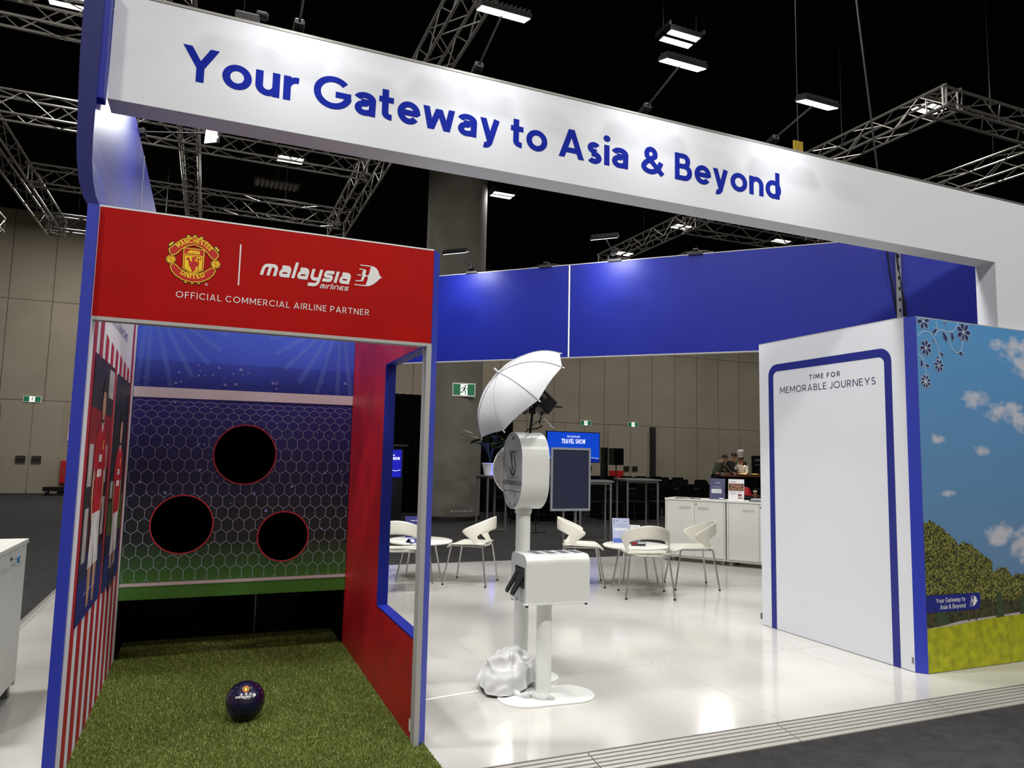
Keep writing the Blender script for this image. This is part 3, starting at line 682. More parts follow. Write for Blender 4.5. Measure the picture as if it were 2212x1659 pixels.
def fascia():
    t = thing('curved_blue_fascia', 'tall blue fascia with curved foot at the left end of the white banner', 'fascia')
    prof = [(-.13, 3.56), (-.128, 3.2), (-.121, 3.0), (-.113, 2.79), (-.106, 2.7), (-.091, 2.6), (-.069, 2.53), (-.047, 2.5)]
    inner = [(-.002, 2.5), (-.02, 2.54), (-.036, 2.61), (-.047, 2.71), (-.05, 2.82), (-.05, 3.0), (-.05, 3.2), (-.05, 3.56)]
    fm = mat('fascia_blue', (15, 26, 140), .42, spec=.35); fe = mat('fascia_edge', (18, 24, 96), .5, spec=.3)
    for a, b in ((0, 2.15), (2.16, 6.9)):
        m = MB(); P = prof + inner; n = len(P)
        vs = [(x, a, z) for x, z in P] + [(x, b, z) for x, z in P]
        m.add(vs, [(i, (i + 1) % n, n + (i + 1) % n, n + i) for i in range(n)])
        T = lambda x, y, d: Vector((x, d, y))
        m.fill([P], lambda x, z, d=0: Vector((x, a, z))); m.fill([P], lambda x, z, d=0: Vector((x, b, z)))
        p_ = m.build('fascia_panel', fm, t)
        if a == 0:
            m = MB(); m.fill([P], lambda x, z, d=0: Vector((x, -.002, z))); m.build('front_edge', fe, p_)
    m = MB(); m.box((-.05, .004, 3.0), (-.023, .079, 3.56)); m.build('banner_bracket', fm, t)
    m = MB(); m.box((-.049, 2.149, 2.55), (-.046, 2.161, 3.56)); m.build('panel_joint', ALUG, t)
fascia()
def header():
    t = thing('blue_header_wall', 'long blue header wall hanging diagonally across the rear of the stand', 'header')
    u = Vector((1, -1, 0)).normalized(); n = Vector((-1, -1, 0)).normalized(); o = Vector((3.6, 3.6, 0))
    F = frame(o, u, (0, 0, 1), n)
    s = lambda x: (x - 3.6) * math.sqrt(2)
    zt = 3.5
    for a, b in ((.45, 3.98), (3.99, 6.19), (6.2, 6.78)):
        m = MB(); m.slab([[(s(a) + .004, 2.5), (s(b) - .004, 2.5), (s(b) - .004, zt), (s(a) + .004, zt)]], F, -.06, 0); m.build('header_panel', BLUE, t)
    m = MB()
    m.slab([[(s(.45), zt), (s(6.78), zt), (s(6.78), zt + .008), (s(.45), zt + .008)]], F, -.061, .002)
    m.slab([[(s(.45), 2.492), (s(6.78), 2.492), (s(6.78), 2.5), (s(.45), 2.5)]], F, -.061, .002); m.build('edge_trim', ALUG, t)
    m = MB(); m.slab([[(s(3.98), 2.5), (s(3.99), 2.5), (s(3.99), zt), (s(3.98), zt)]], F, -.05, .002); m.build('panel_joint', INKW, t)
    m = MB(); p = F(s(6.2), 0, .02); m.box((p.x - .016, p.y - .016, 2.2), (p.x + .016, p.y + .016, zt)); m.build('slotted_post', ALU, t)
    m = MB()
    for k in range(12): m.box((p.x - .018, p.y - .018, 2.3 + .1 * k), (p.x - .004, p.y - .01, 2.33 + .1 * k))
    m.build('post_slot', BLACK, t)
    for dx, dz in ((-.1, 0), (-.03, .0)):
        m = MB(); q = F(s(6.2) + dx, 0, .05); m.tube([q + Vector((0, 0, 3.5)), q + Vector((.03, -.01, 3.2)), q + Vector((.07, -.02, 2.9)), q + Vector((.15, -.03, 2.4))], .008, 8)
        tag(m.build('hanging_cable', BLACK), 'black power cable hanging before the header beside its post, ' + ('left one' if dx < -.05 else 'right one') + ' of two', 'cable')
header()
def tower():
    xw, ym = 5.117, .0416; c = .057; xm = xw + c; yn = ym + c
    t = thing('white_mural_tower', 'white display tower with blue outlined frame and landscape mural right of the entrance', 'display tower')
    m = MB(); xe, ye = 7.4, 1.6
    P = [(xw, yn), (xm, ym), (xe, ym), (xe, ym + .034), (xm + .02, ym + .034), (xw + .06, yn + .03), (xw + .06, ye), (xw, ye)]
    m.slab([P], lambda x, y, d=0: Vector((x, y, d)), .004, 2.5); m.build('tower_wall', WHITEFAB, t)
    m = MB(); m.add([(xw, yn, .002), (xm, ym, .002), (xm, ym, 2.502), (xw, yn, 2.502), (xw - .001, yn - .001, .002), (xm - .001, ym - .001, .002), (xm - .001, ym - .001, 2.502), (xw - .001, yn - .001, 2.502)], [(4, 5, 6, 7), (0, 1, 5, 4), (3, 2, 6, 7), (0, 4, 7, 3), (1, 5, 6, 2)])
    m.build('blue_corner', BLUE2, t)
    m = MB(); m.box((xw - .001, yn, 2.5), (xw + .06, ye, 2.506)); m.box((xm, ym - .001, 2.5), (xe, ym + .034, 2.506)); m.build('top_trim', ALUG, t)
    F = frame((xw, 0, 0), (0, -1, 0), (0, 0, 1), (-1, 0, 0)); F2 = lambda y, z, d=0: F(-y, z, d)
    o = [(1.482, .002), (1.482, 2.2)] + arc(1.382, 2.198, .1, .1, 0, 90, 8)[1:] + arc(.31, 2.198, .1, .1, 90, 180, 8) + [(.21, .002)]
    i = [(.272, .002)] + [(y, z) for y, z in arc(.322, 2.184, .05, .05, 180, 90, 8)] + arc(1.372, 2.184, .05, .05, 90, 0, 8) + [(1.422, .002)]
    m = MB(); m.fill([o + i], F2, .0015); m.build('blue_outline', NAVY if False else mat('outline_ink', (26, 36, 124), .5), t)
    m = MB(); text(m, 'TIME FOR', F, -1.004, 2.128, .039, .15, .322, .33, 0, .0015)
    text(m, 'MEMORABLE JOURNEYS', F, -1.34, 2.034, .055, .105, .99, .2, 0, .0015); m.build('lettering', mat('slate_ink', (40, 44, 80), .5), t)
    # ---- mural
    F = FY(ym)
    sm = mat('mural_sky', (92, 142, 196), .5); nt = sm.node_tree; b = nt.nodes['Principled BSDF']
    tc = nt.nodes.new('ShaderNodeTexCoord'); sp = nt.nodes.new('ShaderNodeSeparateXYZ'); nt.links.new(tc.outputs['Object'], sp.inputs[0])
    mr = nt.nodes.new('ShaderNodeMapRange'); mr.inputs[1].default_value = .4; mr.inputs[2].default_value = 2.5; nt.links.new(sp.outputs[2], mr.inputs[0])
    r = nt.nodes.new('ShaderNodeValToRGB'); r.color_ramp.elements[0].color = lin((104, 136, 172)); r.color_ramp.elements[1].color = lin((84, 148, 204)); nt.links.new(mr.outputs[0], r.inputs[0])
    mp = nt.nodes.new('ShaderNodeMapping'); mp.inputs['Scale'].default_value = (1.5, 1, 2.6); mp.inputs['Location'].default_value = (.1, 0, .35); nt.links.new(tc.outputs['Object'], mp.inputs[0])
    nz = nt.nodes.new('ShaderNodeTexNoise'); nz.inputs['Scale'].default_value = 1.15; nz.inputs['Detail'].default_value = 7; nz.inputs['Roughness'].default_value = .6; nt.links.new(mp.outputs[0], nz.inputs['Vector'])
    def mth(op, a, c=None):
        n = nt.nodes.new('ShaderNodeMath'); n.operation = op
        for i, q in enumerate((a, c)):
            if q is None: continue
            if isinstance(q, (int, float)): n.inputs[i].default_value = q
            else: nt.links.new(q, n.inputs[i])
        return n.outputs[0]
    tot = None
    for cx, cz, rx, rz in ((6.42, 2.3, .42, .2), (6.05, 2.36, .16, .06), (5.76, 1.93, .2, .12), (6.1, 1.85, .34, .1), (6.35, 1.78, .2, .12), (5.44, 1.24, .09, .04), (5.98, .93, .24, .12), (6.3, .85, .3, .18), (5.35, 1.62, .1, .05), (5.82, 1.55, .12, .07), (6.9, 1.5, .4, .3)):
        g = mth('SUBTRACT', 1.0, mth('ADD', mth('POWER', mth('DIVIDE', mth('SUBTRACT', sp.outputs[0], cx), rx), 2.0), mth('POWER', mth('DIVIDE', mth('SUBTRACT', sp.outputs[2], cz), rz), 2.0)))
        g = mth('MAXIMUM', g, 0.0); tot = g if tot is None else mth('MAXIMUM', tot, g)
    nz.inputs['Scale'].default_value = 4.5
    cf = mth('MULTIPLY', mth('ADD', mth('MULTIPLY', tot, 1.0), mth('MULTIPLY', mth('SUBTRACT', nz.outputs['Fac'], .62), 3.0)), 1.1)
    cf = mth('MULTIPLY', mth('MINIMUM', mth('MAXIMUM', cf, 0.0), .8), mth('MINIMUM', mth('MULTIPLY', tot, 3.0), 1.0))
    mx = nt.nodes.new('ShaderNodeMix'); mx.data_type = 'RGBA'; mx.inputs[7].default_value = lin((208, 206, 212))
    nt.links.new(cf, mx.inputs[0]); nt.links.new(r.outputs[0], mx.inputs[6]); nt.links.new(mx.outputs[2], b.inputs['Base Color'])
    m = MB(); m.fill([[(xm, .3), (xe, .3), (xe, 2.5), (xm, 2.5)]], F, .001); mu = m.build('mural_print', sm, t); mu['label'] = 'landscape print of blue sky, clipped trees and lawn'
    m = MB(); m.fill([[(xm, .004), (xe, .004), (xe, .345), (6.2, .342), (5.83, .336), (5.48, .312), (xm, .302)]], F, .0018)
    m.build('lawn_print', mat('lawn_ink', (176, 178, 18), .6, noise=.3, nscale=16, c2=(140, 146, 14)), mu)
    m = MB(); m.fill([[(xm, .305), (5.3, .312), (5.5, .335), (6.2, .36), (xe, .37), (xe, .345), (6.2, .342), (5.83, .336), (5.48, .312), (xm, .302)]], F, .0021); m.build('path_print', mat('path_ink', (170, 164, 160), .6), mu)
    tm = mat('tree_ink', (138, 138, 62), .7, noise=.6, nscale=70, c2=(26, 30, 14)); tm.node_tree.nodes['Color Ramp'].color_ramp.elements[0].position = .42; tm.node_tree.nodes['Color Ramp'].color_ramp.elements[1].position = .62; dk = mat('tree_dark_ink', (50, 44, 24), .7, noise=.4, nscale=30)
    m = MB(); m.fill([[(xm, .3), (xm, .56), (5.5, .55), (5.9, .5), (xe, .5), (xe, .37), (5.9, .35), (5.5, .33)]], F, .0014); m.build('shade_print', mat('shade_ink', (66, 70, 34), .7, noise=.6, nscale=40, c2=(30, 30, 20)), mu)
    for x, z in ((5.22, .32), (5.6, .33), (5.68, .33), (5.86, .35), (5.92, .35), (6.03, .35), (6.25, .36), (6.4, .36)):
        m = MB(); m.ribbon([(x, z), (x + .004, z + .18)], .022, F, .0022); m.build('trunk_print', mat('trunk_ink', (76, 60, 40), .7), mu)
    def blob(x0, x1, top, z0, n=26):
        pts = [(x0, z0), (x1, z0)]
        for i in range(n + 1):
            t_ = 1 - i / n; x = x0 + (x1 - x0) * t_
            z = np.interp(x, [p[0] for p in top], [p[1] for p in top]) + random.uniform(-.014, .014)
            pts.append((x, z))
        return pts
    for nm, x0, x1, top, z0 in (('clipped_tree_print', xm, 5.53, [(5.17, 1.03), (5.24, 1.045), (5.3, 1.02), (5.38, .98), (5.46, .93), (5.53, .86)], .53),
                                ('clipped_tree_print', 5.5, 5.88, [(5.5, .83), (5.55, .88), (5.64, .875), (5.73, .82), (5.82, .78), (5.88, .72)], .47),
                                ('clipped_tree_print', 5.86, 6.09, [(5.86, .64), (5.92, .69), (6.02, .69), (6.09, .63)], .45),
                                ('clipped_tree_print', 6.07, 6.3, [(6.07, .6), (6.12, .64), (6.22, .63), (6.3, .58)], .45),
                                ('clipped_tree_print', 6.28, 6.6, [(6.28, .55), (6.4, .58), (6.6, .54)], .44)):
        m = MB(); m.fill([blob(x0, x1, top, z0)], F, .0024 + .0003 * random.random()); m.build(nm, tm, mu)
    for x, w, h in ((5.33, .13, .2), (5.94, .09, .2), (6.2, .07, .16)):
        m = MB(); m.fill([[(x - w / 2, .315 + (x - 5.3) * .03), (x + w / 2, .32 + (x - 5.3) * .03), (x + w * .3, .3 + h), (x, .33 + h), (x - w * .3, .3 + h)]], F, .003); m.build('topiary_print', mat('topiary_ink', (62, 82, 50), .7, noise=.4, nscale=60), mu)
    m = MB(); m.fill([[(xm, .528), (5.715, .523), (5.735, .512), (5.72, .42), (5.705, .409), (xm, .411)]], F, .004); sg = m.build('slogan_plate', mat('plate_ink', (28, 38, 128), .5), mu)
    m = MB(); text(m, 'Your Gateway to', F, 5.268, .473, .031, .14, .3, .14, 0, .0045); text(m, 'Asia & Beyond', F, 5.307, .428, .031, .14, .26, .14, 0, .0045); m.build('lettering', INKW, sg)
    m = MB(); kite_logo(m, F, 5.608, .432, .07, .0045); m.build('kite_logo', INKW, sg)
    fm_ = mat('flower_ink', (34, 44, 96), .5); vm = mat('vine_ink', (190, 208, 224), .5)
    m = MB()
    for pts in ([(5.18, 2.36), (5.23, 2.395), (5.3, 2.4), (5.36, 2.35), (5.4, 2.26), (5.4, 2.2)], [(5.38, 2.49), (5.385, 2.42), (5.36, 2.38)], [(5.36, 2.4), (5.44, 2.43), (5.5, 2.4), (5.53, 2.31), (5.58, 2.27), (5.64, 2.3), (5.66, 2.39)], [(5.5, 2.42), (5.56, 2.43), (5.62, 2.5)], [(5.18, 2.23), (5.23, 2.2), (5.25, 2.13), (5.25, 2.06)]):
        sp_ = []
        for i in range(len(pts) - 1):
            p0, p1, p2, p3 = pts[max(i - 1, 0)], pts[i], pts[i + 1], pts[min(i + 2, len(pts) - 1)]
            for k in range(8):
                u = k / 8; sp_.append(tuple(.5 * (2 * p1[j] + (p2[j] - p0[j]) * u + (2 * p0[j] - 5 * p1[j] + 4 * p2[j] - p3[j]) * u * u + (3 * p1[j] - p0[j] - 3 * p2[j] + p3[j]) * u ** 3) for j in (0, 1)))
        m.ribbon(sp_ + [pts[-1]], .0055, F, .0025)
    m.build('vine_print', vm, mu)
    def flower(x, z, r, n=6, a0=0, rng=None):
        pm, em = MB(), MB()
        for k in range(n):
            a = a0 + 2 * pi * k / n
            petal = [(0, 0), (.38, .2), (.62, .24), (.82, .12), (1, 0), (.82, -.14), (.62, -.24), (.38, -.2)]
            q = [(x + r * (u * cos(a) - v * sin(a)), z + r * (u * sin(a) + v * cos(a))) for u, v in petal]
            q = [(max(px, xm + .002), min(pz, 2.497)) for px, pz in q]
            pm.fill([q], F, .003); em.ribbon(q, .0035, F, .0034, True)
        em.fill([circ(x, z, r * .13, 10)], F, .0038)
        f = pm.build('flower_print', fm_, mu); em.build('flower_outline', vm, f)
    for a in ((5.245, 2.478, .065, 6, .2), (5.262, 2.28, .06, 7, .5), (5.391, 2.16, .05, 7, .1), (5.248, 2.035, .05, 8, .3), (5.672, 2.43, .075, 7, .9)): flower(a[0], a[1], a[2] * 1.12, *a[3:])
    def leaf(x, z, r, a):
        q = [(0, 0), (.3, .16), (.55, .17), (.7, .26), (.75, .12), (1, 0), (.72, -.14), (.45, -.2), (.25, -.1)]
        l = [(x + r * (u * cos(a) - v * sin(a)), z + r * (u * sin(a) + v * cos(a))) for u, v in q]
        m = MB(); m.fill([l], F, .003); p = m.build('leaf_print', fm_, mu); e = MB(); e.ribbon(l, .0025, F, .0034, True); e.build('leaf_outline', vm, p)
    for a in ((5.33, 2.39, .075, .6), (5.44, 2.42, .1, -1.0), (5.54, 2.43, .085, -1.4), (5.35, 2.36, .04, -1.7), (5.4, 2.26, .06, -.5), (5.4, 2.23, .05, -2.6), (5.6, 2.29, .07, -.6), (5.21, 2.2, .07, -1.5), (5.24, 2.16, .06, -.3), (5.47, 2.5, .04, -1.3)): leaf(*a)
    m = MB(); m.box((xw - .004, yn + .008, .06), (xw, yn + .02, .1)); m.box((xw - .01, ye - .0, .05), (xw + .01, ye + .015, .1)); m.build('edge_clip', GREYM, t)
tower()

# ================================================================ arm floodlights
LEDM = mat('led_white', (255, 252, 245), .5, em=7)
def arm_lamp(base, head, nrm, along, label, power=9, target=None, L=.28):
    base, head, nrm, along = map(Vector, (base, head, nrm, along)); nrm.normalize(); along.normalize()
    t = thing('arm_floodlight', label, 'floodlight', base)
    back = nrm.cross(along).normalized()
    w = .048; c = head
    m = MB(); m.obox(c - nrm * .012, along * L / 2, back * w, nrm * .012)
    for k in range(11):
        q = c - nrm * .03 + along * (-L / 2 + L * (k + .5) / 11); m.obox(q, along * .004, back * w * .9, nrm * .012)
    m.build('lamp_head', BLACK, t)
    for sg in (-1, 1):
        m = MB(); m.obox(c + nrm * .0015 + back * sg * w * .48, along * L * .48, back * w * .4, nrm * .0015); m.build('led_panel', LEDM, t)
    d = (c - base); a = base + Vector((0, 0, .05)) + d.normalized() * .03
    m = MB(); m.obox(base + Vector((0, 0, .045)) + d.normalized() * .02, along * .026, d.normalized() * .05, d.normalized().cross(along) * .02); m.build('driver_box', BLACK, t, bevel=.008)
    m = MB(); m.tube([a, c - nrm * .02], .006, 8); m.build('arm', DARKM, t)
    m = MB(); m.obox(base + Vector((0, 0, .012)), along * .07, along.cross(Vector((0, 0, 1))) * .03, (0, 0, .011)); m.build('clamp', DARKM, t)
    m = MB()
    for sg in (-1, 1): m.tube([base + along * sg * .03 + Vector((0, 0, .035)), base + along * sg * .1 + Vector((0, 0, .03)), base + along * sg * .17 + Vector((0, 0, .008))], .007, 6)
    m.build('plug_cable', BLACK, t)
    o = area('flood_beam', c + nrm * .012, target or (c + nrm), L * .9, .07, power, (.96, .98, 1), 130)
    o.rotation_euler = ((Vector(target) - c) if target else nrm).to_track_quat('-Z', 'Y').to_euler()
for x, hz, nm in ((.81, 3.70, 'leftmost arm floodlight on the white banner, above the word Your'), (1.795, 3.73, 'arm floodlight on the white banner just right of the truss'),
                  (2.92, 3.72, 'arm floodlight on the white banner above the words Asia'), (3.949, 3.70, 'rightmost arm floodlight on the white banner, near the last letters')):
    arm_lamp((x, .15, 3.57), (x, -.27, hz), (0, .3, -1), (1, 0, 0), nm, 1.2, (x, .08, 3.15))
hn = Vector((-1, -1, 0)).normalized(); hu = Vector((1, -1, 0)).normalized()
for p, sg, nm in (((3.167, 4.05, 3.5), 1, 'raised arm floodlight on the blue header beside the grey column'), ((3.80, 3.42, 3.5), -1, 'low floodlight bar lying along the header top near the white joint'),
                  ((4.344, 2.87, 3.5), 1, 'raised arm floodlight on the middle of the blue header'), ((4.93, 2.28, 3.5), -1, 'low floodlight bar at the right of the header top')):
    p = Vector(p); h = p + hn * (.42 if sg > 0 else -.34) + Vector((0, 0, .13 if sg > 0 else .06))
    arm_lamp(p, h, (-hn * sg * .45) + Vector((0, 0, -1)), hu, nm, 4 if sg > 0 else 1.5, p + hn * .01 + Vector((0, 0, -.35)) if sg > 0 else None)
arm_lamp((-.085, 1.86, 3.56), (.40, 1.62, 3.60), (-.55, -.95, -.25), (.05, .2, 1), 'arm floodlight on the blue fascia shining at its inner face', 3, (-.06, .9, 3.15), .16)
m = MB(); m.box((.5, .1, 3.57), (.62, .17, 3.63)); m.box((.6, .11, 3.63), (.66, .16, 3.66))
tag(m.build('plug_box', BLACK, bevel=.01), 'small black plug box on top of the white banner left end', 'plug box')

# ================================================================ trusses, ceiling fixtures
def T6(x, y): return (CAM.x + 1.0875 * (x - CAM.x), CAM.y + 1.0875 * (y - CAM.y))
def truss(p0, p1, s, label, h=None):
    (x0, y0), (x1, y1) = T6(*p0), T6(*p1); z = 6.4; h = h or s
    a = Vector((x0, y0, z)); d = Vector((x1 - x0, y1 - y0, 0)); L = d.length; d.normalize(); n = Vector((-d.y, d.x, 0))
    t = thing('box_truss', label, 'truss', a)
    C = [n * i * s / 2 + Vector((0, 0, k * h)) for i, k in ((-1, 0), (1, 0), (1, 1), (-1, 1))]
    for c in C:
        m = MB(); m.tube([a + c, a + c + d * L], .021, 8); m.build('chord', TRUSS, t, smooth=True)
    m = MB(); k = max(2, int(L / (s * 1.35))); st = L / k
    for i in range(k):
        for f in range(4):
            A, B = C[f], C[(f + 1) % 4]
            if i % 2: A, B = B, A
            m.tube([a + A + d * st * i, a + B + d * st * (i + 1)], .0095, 5, False)
    m.build('bracing', TRUSS, t)
    for e in (.06, L - .06):
        m = MB()
        for f in range(4): m.tube([a + C[f] + d * e, a + C[(f + 1) % 4] + d * e], .014, 6)
        m.build('end_frame', TRUSS, t)
    for e in (L * .2, L * .8):
        m = MB(); m.tube([a + d * e + Vector((0, 0, h)), a + d * e + Vector((0, 0, 9 - z))], .006, 5); m.build('hanging_wire', BLACK, t)
truss((-.02, -.5), (-.03, 14.8), .27, 'slim truss running straight back behind the fascia floodlight')
truss((2.74, .5), (2.74, 11.75), .36, 'truss running back above the middle of the red sign, behind the banner')
truss((-2.8, 7.2), (-2.8, 14.4), .36, 'truss running back at the far left, left of the blue fascia')
truss((-3.95, 9.5), (-3.95, 14.6), .32, 'short truss end at the extreme left edge of the ceiling')
truss((-7, 5.33), (2.5, 5.33), .3, 'cross truss nearest the banner at the upper left corner', .34)
truss((-7, 8.05), (2.7, 8.05), .32, 'second cross truss at left, passing behind the bright fascia floodlight', .36)
truss((-2.7, 10.95), (2.72, 10.95), .3, 'third cross truss, low above the top of the red sign', .36)
truss((-2.9, 13.85), (-.1, 13.85), .28, 'farthest short cross truss at left above the pale wall', .34)
truss((9.05, 2.4), (8.95, 11.2), .3, 'truss running back over the right part of the stand from the truss corner')
truss((8.9, 2.58), (14.5, 2.58), .3, 'cross truss leading right from the upper right truss corner')
truss((11.85, 2.8), (11.75, 7.5), .36, 'truss running back at the right edge below the truss corner')
truss((9.1, 8.05), (13.5, 8.05), .36, 'cross truss above the blue header, between the banner and the header')
DIFF = mat('fixture_glow', (255, 246, 232), .5, em=9)
def ceil_light(x, y, nbar, pw, label, z=8.0):
    t = thing('ceiling_floodlight', label, 'ceiling light', (x, y, z))
    for k in range(2):
        m = MB(); m.box((x - .3, y - .17 + .2 * k, z), (x + .3, y - .03 + .2 * k, z + .09)); hsg = m.build('housing', BLACK, t)
        for j in range(nbar):
            w = .56 / nbar; xa = x - .28 + w * j; m = MB(); m.box((xa + .01, y - .16 + .2 * k, z - .004), (xa + w - .01, y - .04 + .2 * k, z)); m.build('diffuser', DIFF, hsg)
    m = MB(); m.box((x - .33, y - .2, z + .05), (x - .3, y + .2, z + .12)); m.box((x + .3, y - .2, z + .05), (x + .33, y + .2, z + .12)); m.build('bracket', DARKM, t)
    for dx in (-.31, .31):
        m = MB(); m.cyl((x + dx, y, z + .1), (x + dx, y, 9), .008, 6); m.build('drop_rod', BLACK, t)
    area('ceiling_beam', (x, y, z - .03), (x, y, 0), .56, .34, pw)
ceil_light(6.95, 5.33, 1, 45, 'twin bar ceiling floodlight high above the banner, right of centre')
ceil_light(6.99, 12.85, 1, 45, 'twin bar ceiling floodlight right of the grey column')
ceil_light(1.84, 12.89, 2, 45, 'ceiling floodlight seen behind the truss above the red sign')
ceil_light(12.44, 15.96, 1, 45, 'small ceiling floodlight just above the header by the raised lamp')
ceil_light(12.45, 12.93, 1, 45, 'ceiling floodlight at the truss joint above the header')
ceil_light(15.9, 12.76, 1, 45, 'ceiling floodlight at the right end of the truss above the header')
ceil_light(12.44, 5.26, 1, 45, 'ceiling floodlight inside the upper right truss corner')
ceil_light(-1.78, 8.31, 1, 45, 'ceiling floodlight at the upper left edge behind the truss')
t = thing('ceiling_vent', 'pale ribbed ceiling vent above the truss left of the column', 'vent', (1.79, 15.5, 8.3))
m = MB(); m.box((1.2, 15.2, 8.3), (2.3, 15.7, 8.36)); m.build('vent_plate', DARKM, t)
for k in range(9):
    m = MB(); m.box((1.25 + .115 * k, 15.2, 8.27), (1.31 + .115 * k, 15.7, 8.3)); m.build('slat', GREYM, t)
m = MB(); m.cyl((1.75, 15.45, 8.36), (1.75, 15.45, 9), .1, 10); m.build('duct', DARKM, t)
m = MB(); m.tube([(7.4, 2.57, 9), (7.55, 2.6, 7.6), (7.63, 2.61, 7.19), (8.0, 2.69, 5.05), (8.05, 2.7, 4.2)], .012, 8)
tag(m.build('hanging_cable', BLACK), 'long dark cable hanging from the ceiling at upper right', 'cable')
m = MB(); m.box((6.86, 2.9, 5.21), (7.0, 2.92, 5.34)); s_ = m.build('warning_tag', mat('yellow_tag', (150, 126, 20), .7))
tag(s_, 'small yellow warning tag on a wire beside the rightmost banner lamp', 'tag')
m = MB(); m.cyl((6.93, 2.91, 5.33), (6.93, 2.91, 9), .005, 6); m.build('hanging_wire', DARKM, s_)

# ================================================================ photo kiosk
def rrect(x0, x1, y0, y1, r, n=8):
    return arc(x1 - r, y0 + r, r, r, -90, 0, n) + arc(x1 - r, y1 - r, r, r, 0, 90, n) + arc(x0 + r, y1 - r, r, r, 90, 180, n) + arc(x0 + r, y0 + r, r, r, 180, 270, n)
FZ = lambda x, y, d=0: Vector((x, y, d))
def printer():
    t = thing('printer_stand', 'white photo printer box on a round pole and rounded floor plate', 'photo printer', (2.478, .55, 0), R(-3))
    m = MB(); m.slab([rrect(-.31, .29, -.24, .09, .155, 12)], FZ, .001, .009); m.build('floor_plate', KIOSK, t, world=False)
    m = MB(); m.cyl((0, 0, .009), (0, 0, .552), .048, 40); m.build('pole', KIOSK, t, smooth=True, world=False)
    m = MB(); m.slab([rrect(-.06, .06, -.06, .06, .02)], FZ, .535, .552); m.build('mounting_plate', KIOSK, t, world=False)
    m = MB(); m.box((-.178, -.128, .55), (.252, .155, .557)); m.build('box_base', KIOSK, t, world=False)
    prof = [(-.118, .557), (.148, .557), (.148, .79)] + arc(.098, .79, .05, .05, 0, 90, 8)[1:] + arc(-.068, .79, .05, .05, 90, 180, 8)
    FYZ = lambda y, z, d=0: Vector((d, y, z))
    hole = [(-.09, .64), (.075, .64), (.075, .765), (-.09, .765)]
    m = MB(); n = len(prof)
    m.add([(x, y, z) for x in (-.17, .25) for y, z in prof], [(i, (i + 1) % n, n + (i + 1) % n, n + i) for i in range(n)])
    m.fill([prof], FYZ, .25); m.build('box_cover', KIOSK, t, smooth=True, world=False)
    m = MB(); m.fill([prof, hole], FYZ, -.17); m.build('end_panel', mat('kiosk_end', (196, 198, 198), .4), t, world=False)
    m = MB(); m.box((-.168, -.09, .64), (-.1, .075, .765)); m.build('output_slot', BLACK, t, world=False)
    m = MB(); m.box((-.172, -.08, .742), (-.168, .065, .752)); m.build('slot_lip', DARKM, t, world=False)
    m = MB()
    for y0, y1 in ((-.085, -.018), (.018, .07)):
        m.add([(-.165, y0, .73), (-.165, y1, .73), (-.235, y1, .615), (-.235, y0, .615), (-.165, y0, .715), (-.165, y1, .715), (-.235, y1, .603), (-.235, y0, .603)],
              [(0, 1, 2, 3), (7, 6, 5, 4), (0, 3, 7, 4), (1, 5, 6, 2), (3, 2, 6, 7)])
        for k in range(4):
            y = y0 + (y1 - y0) * (k + .5) / 4; m.add([(-.165, y - .003, .738), (-.165, y + .003, .738), (-.235, y + .003, .623), (-.235, y - .003, .623), (-.165, y, .73), (-.235, y, .612)], [(0, 1, 2, 3)])
    m.add([(-.165, -.085, .729), (-.165, .07, .729), (-.2, .07, .67), (-.2, -.085, .67)], [(0, 1, 2, 3)])
    m.build('output_tray', BLACK, t, world=False)
    for x, y in ((-.16, -.11), (.23, -.11), (-.16, .14), (.23, .14)):
        m = MB(); m.cyl((x, y, .538), (x, y, .55), .009, 10); m.build('rubber_foot', BLACK, t, world=False)
    for k, (x, lab) in enumerate(((-.06, 'left photo strip print on top of the printer box'), (.03, 'middle photo strip print on top of the printer box'), (.12, 'right photo strip print on top of the printer box'), (.2, 'rightmost photo print, overhanging the printer box end'))):
        s = thing('photo_print', lab, 'photo', t.matrix_world @ Vector((0, 0, 0)), 0)
        s.location = Matrix.Translation(t.location) @ Matrix.Rotation(R(-3), 4, 'Z') @ Vector((x, .02, .8405)); s.rotation_euler = (0, 0, R(-3 + random.uniform(-10, 10)))
        m = MB(); m.box((-.034, -.075, 0), (.034, .075, .0012)); m.build('sheet', INKW, s, world=False)
        m = MB()
        for j in range(3): m.box((-.028, -.066 + .045 * j, .0012), (.028, -.028 + .045 * j, .0015))
        m.build('photo_picture', mat('photo_dark', (40, 44, 60), .4), s, world=False)
printer()
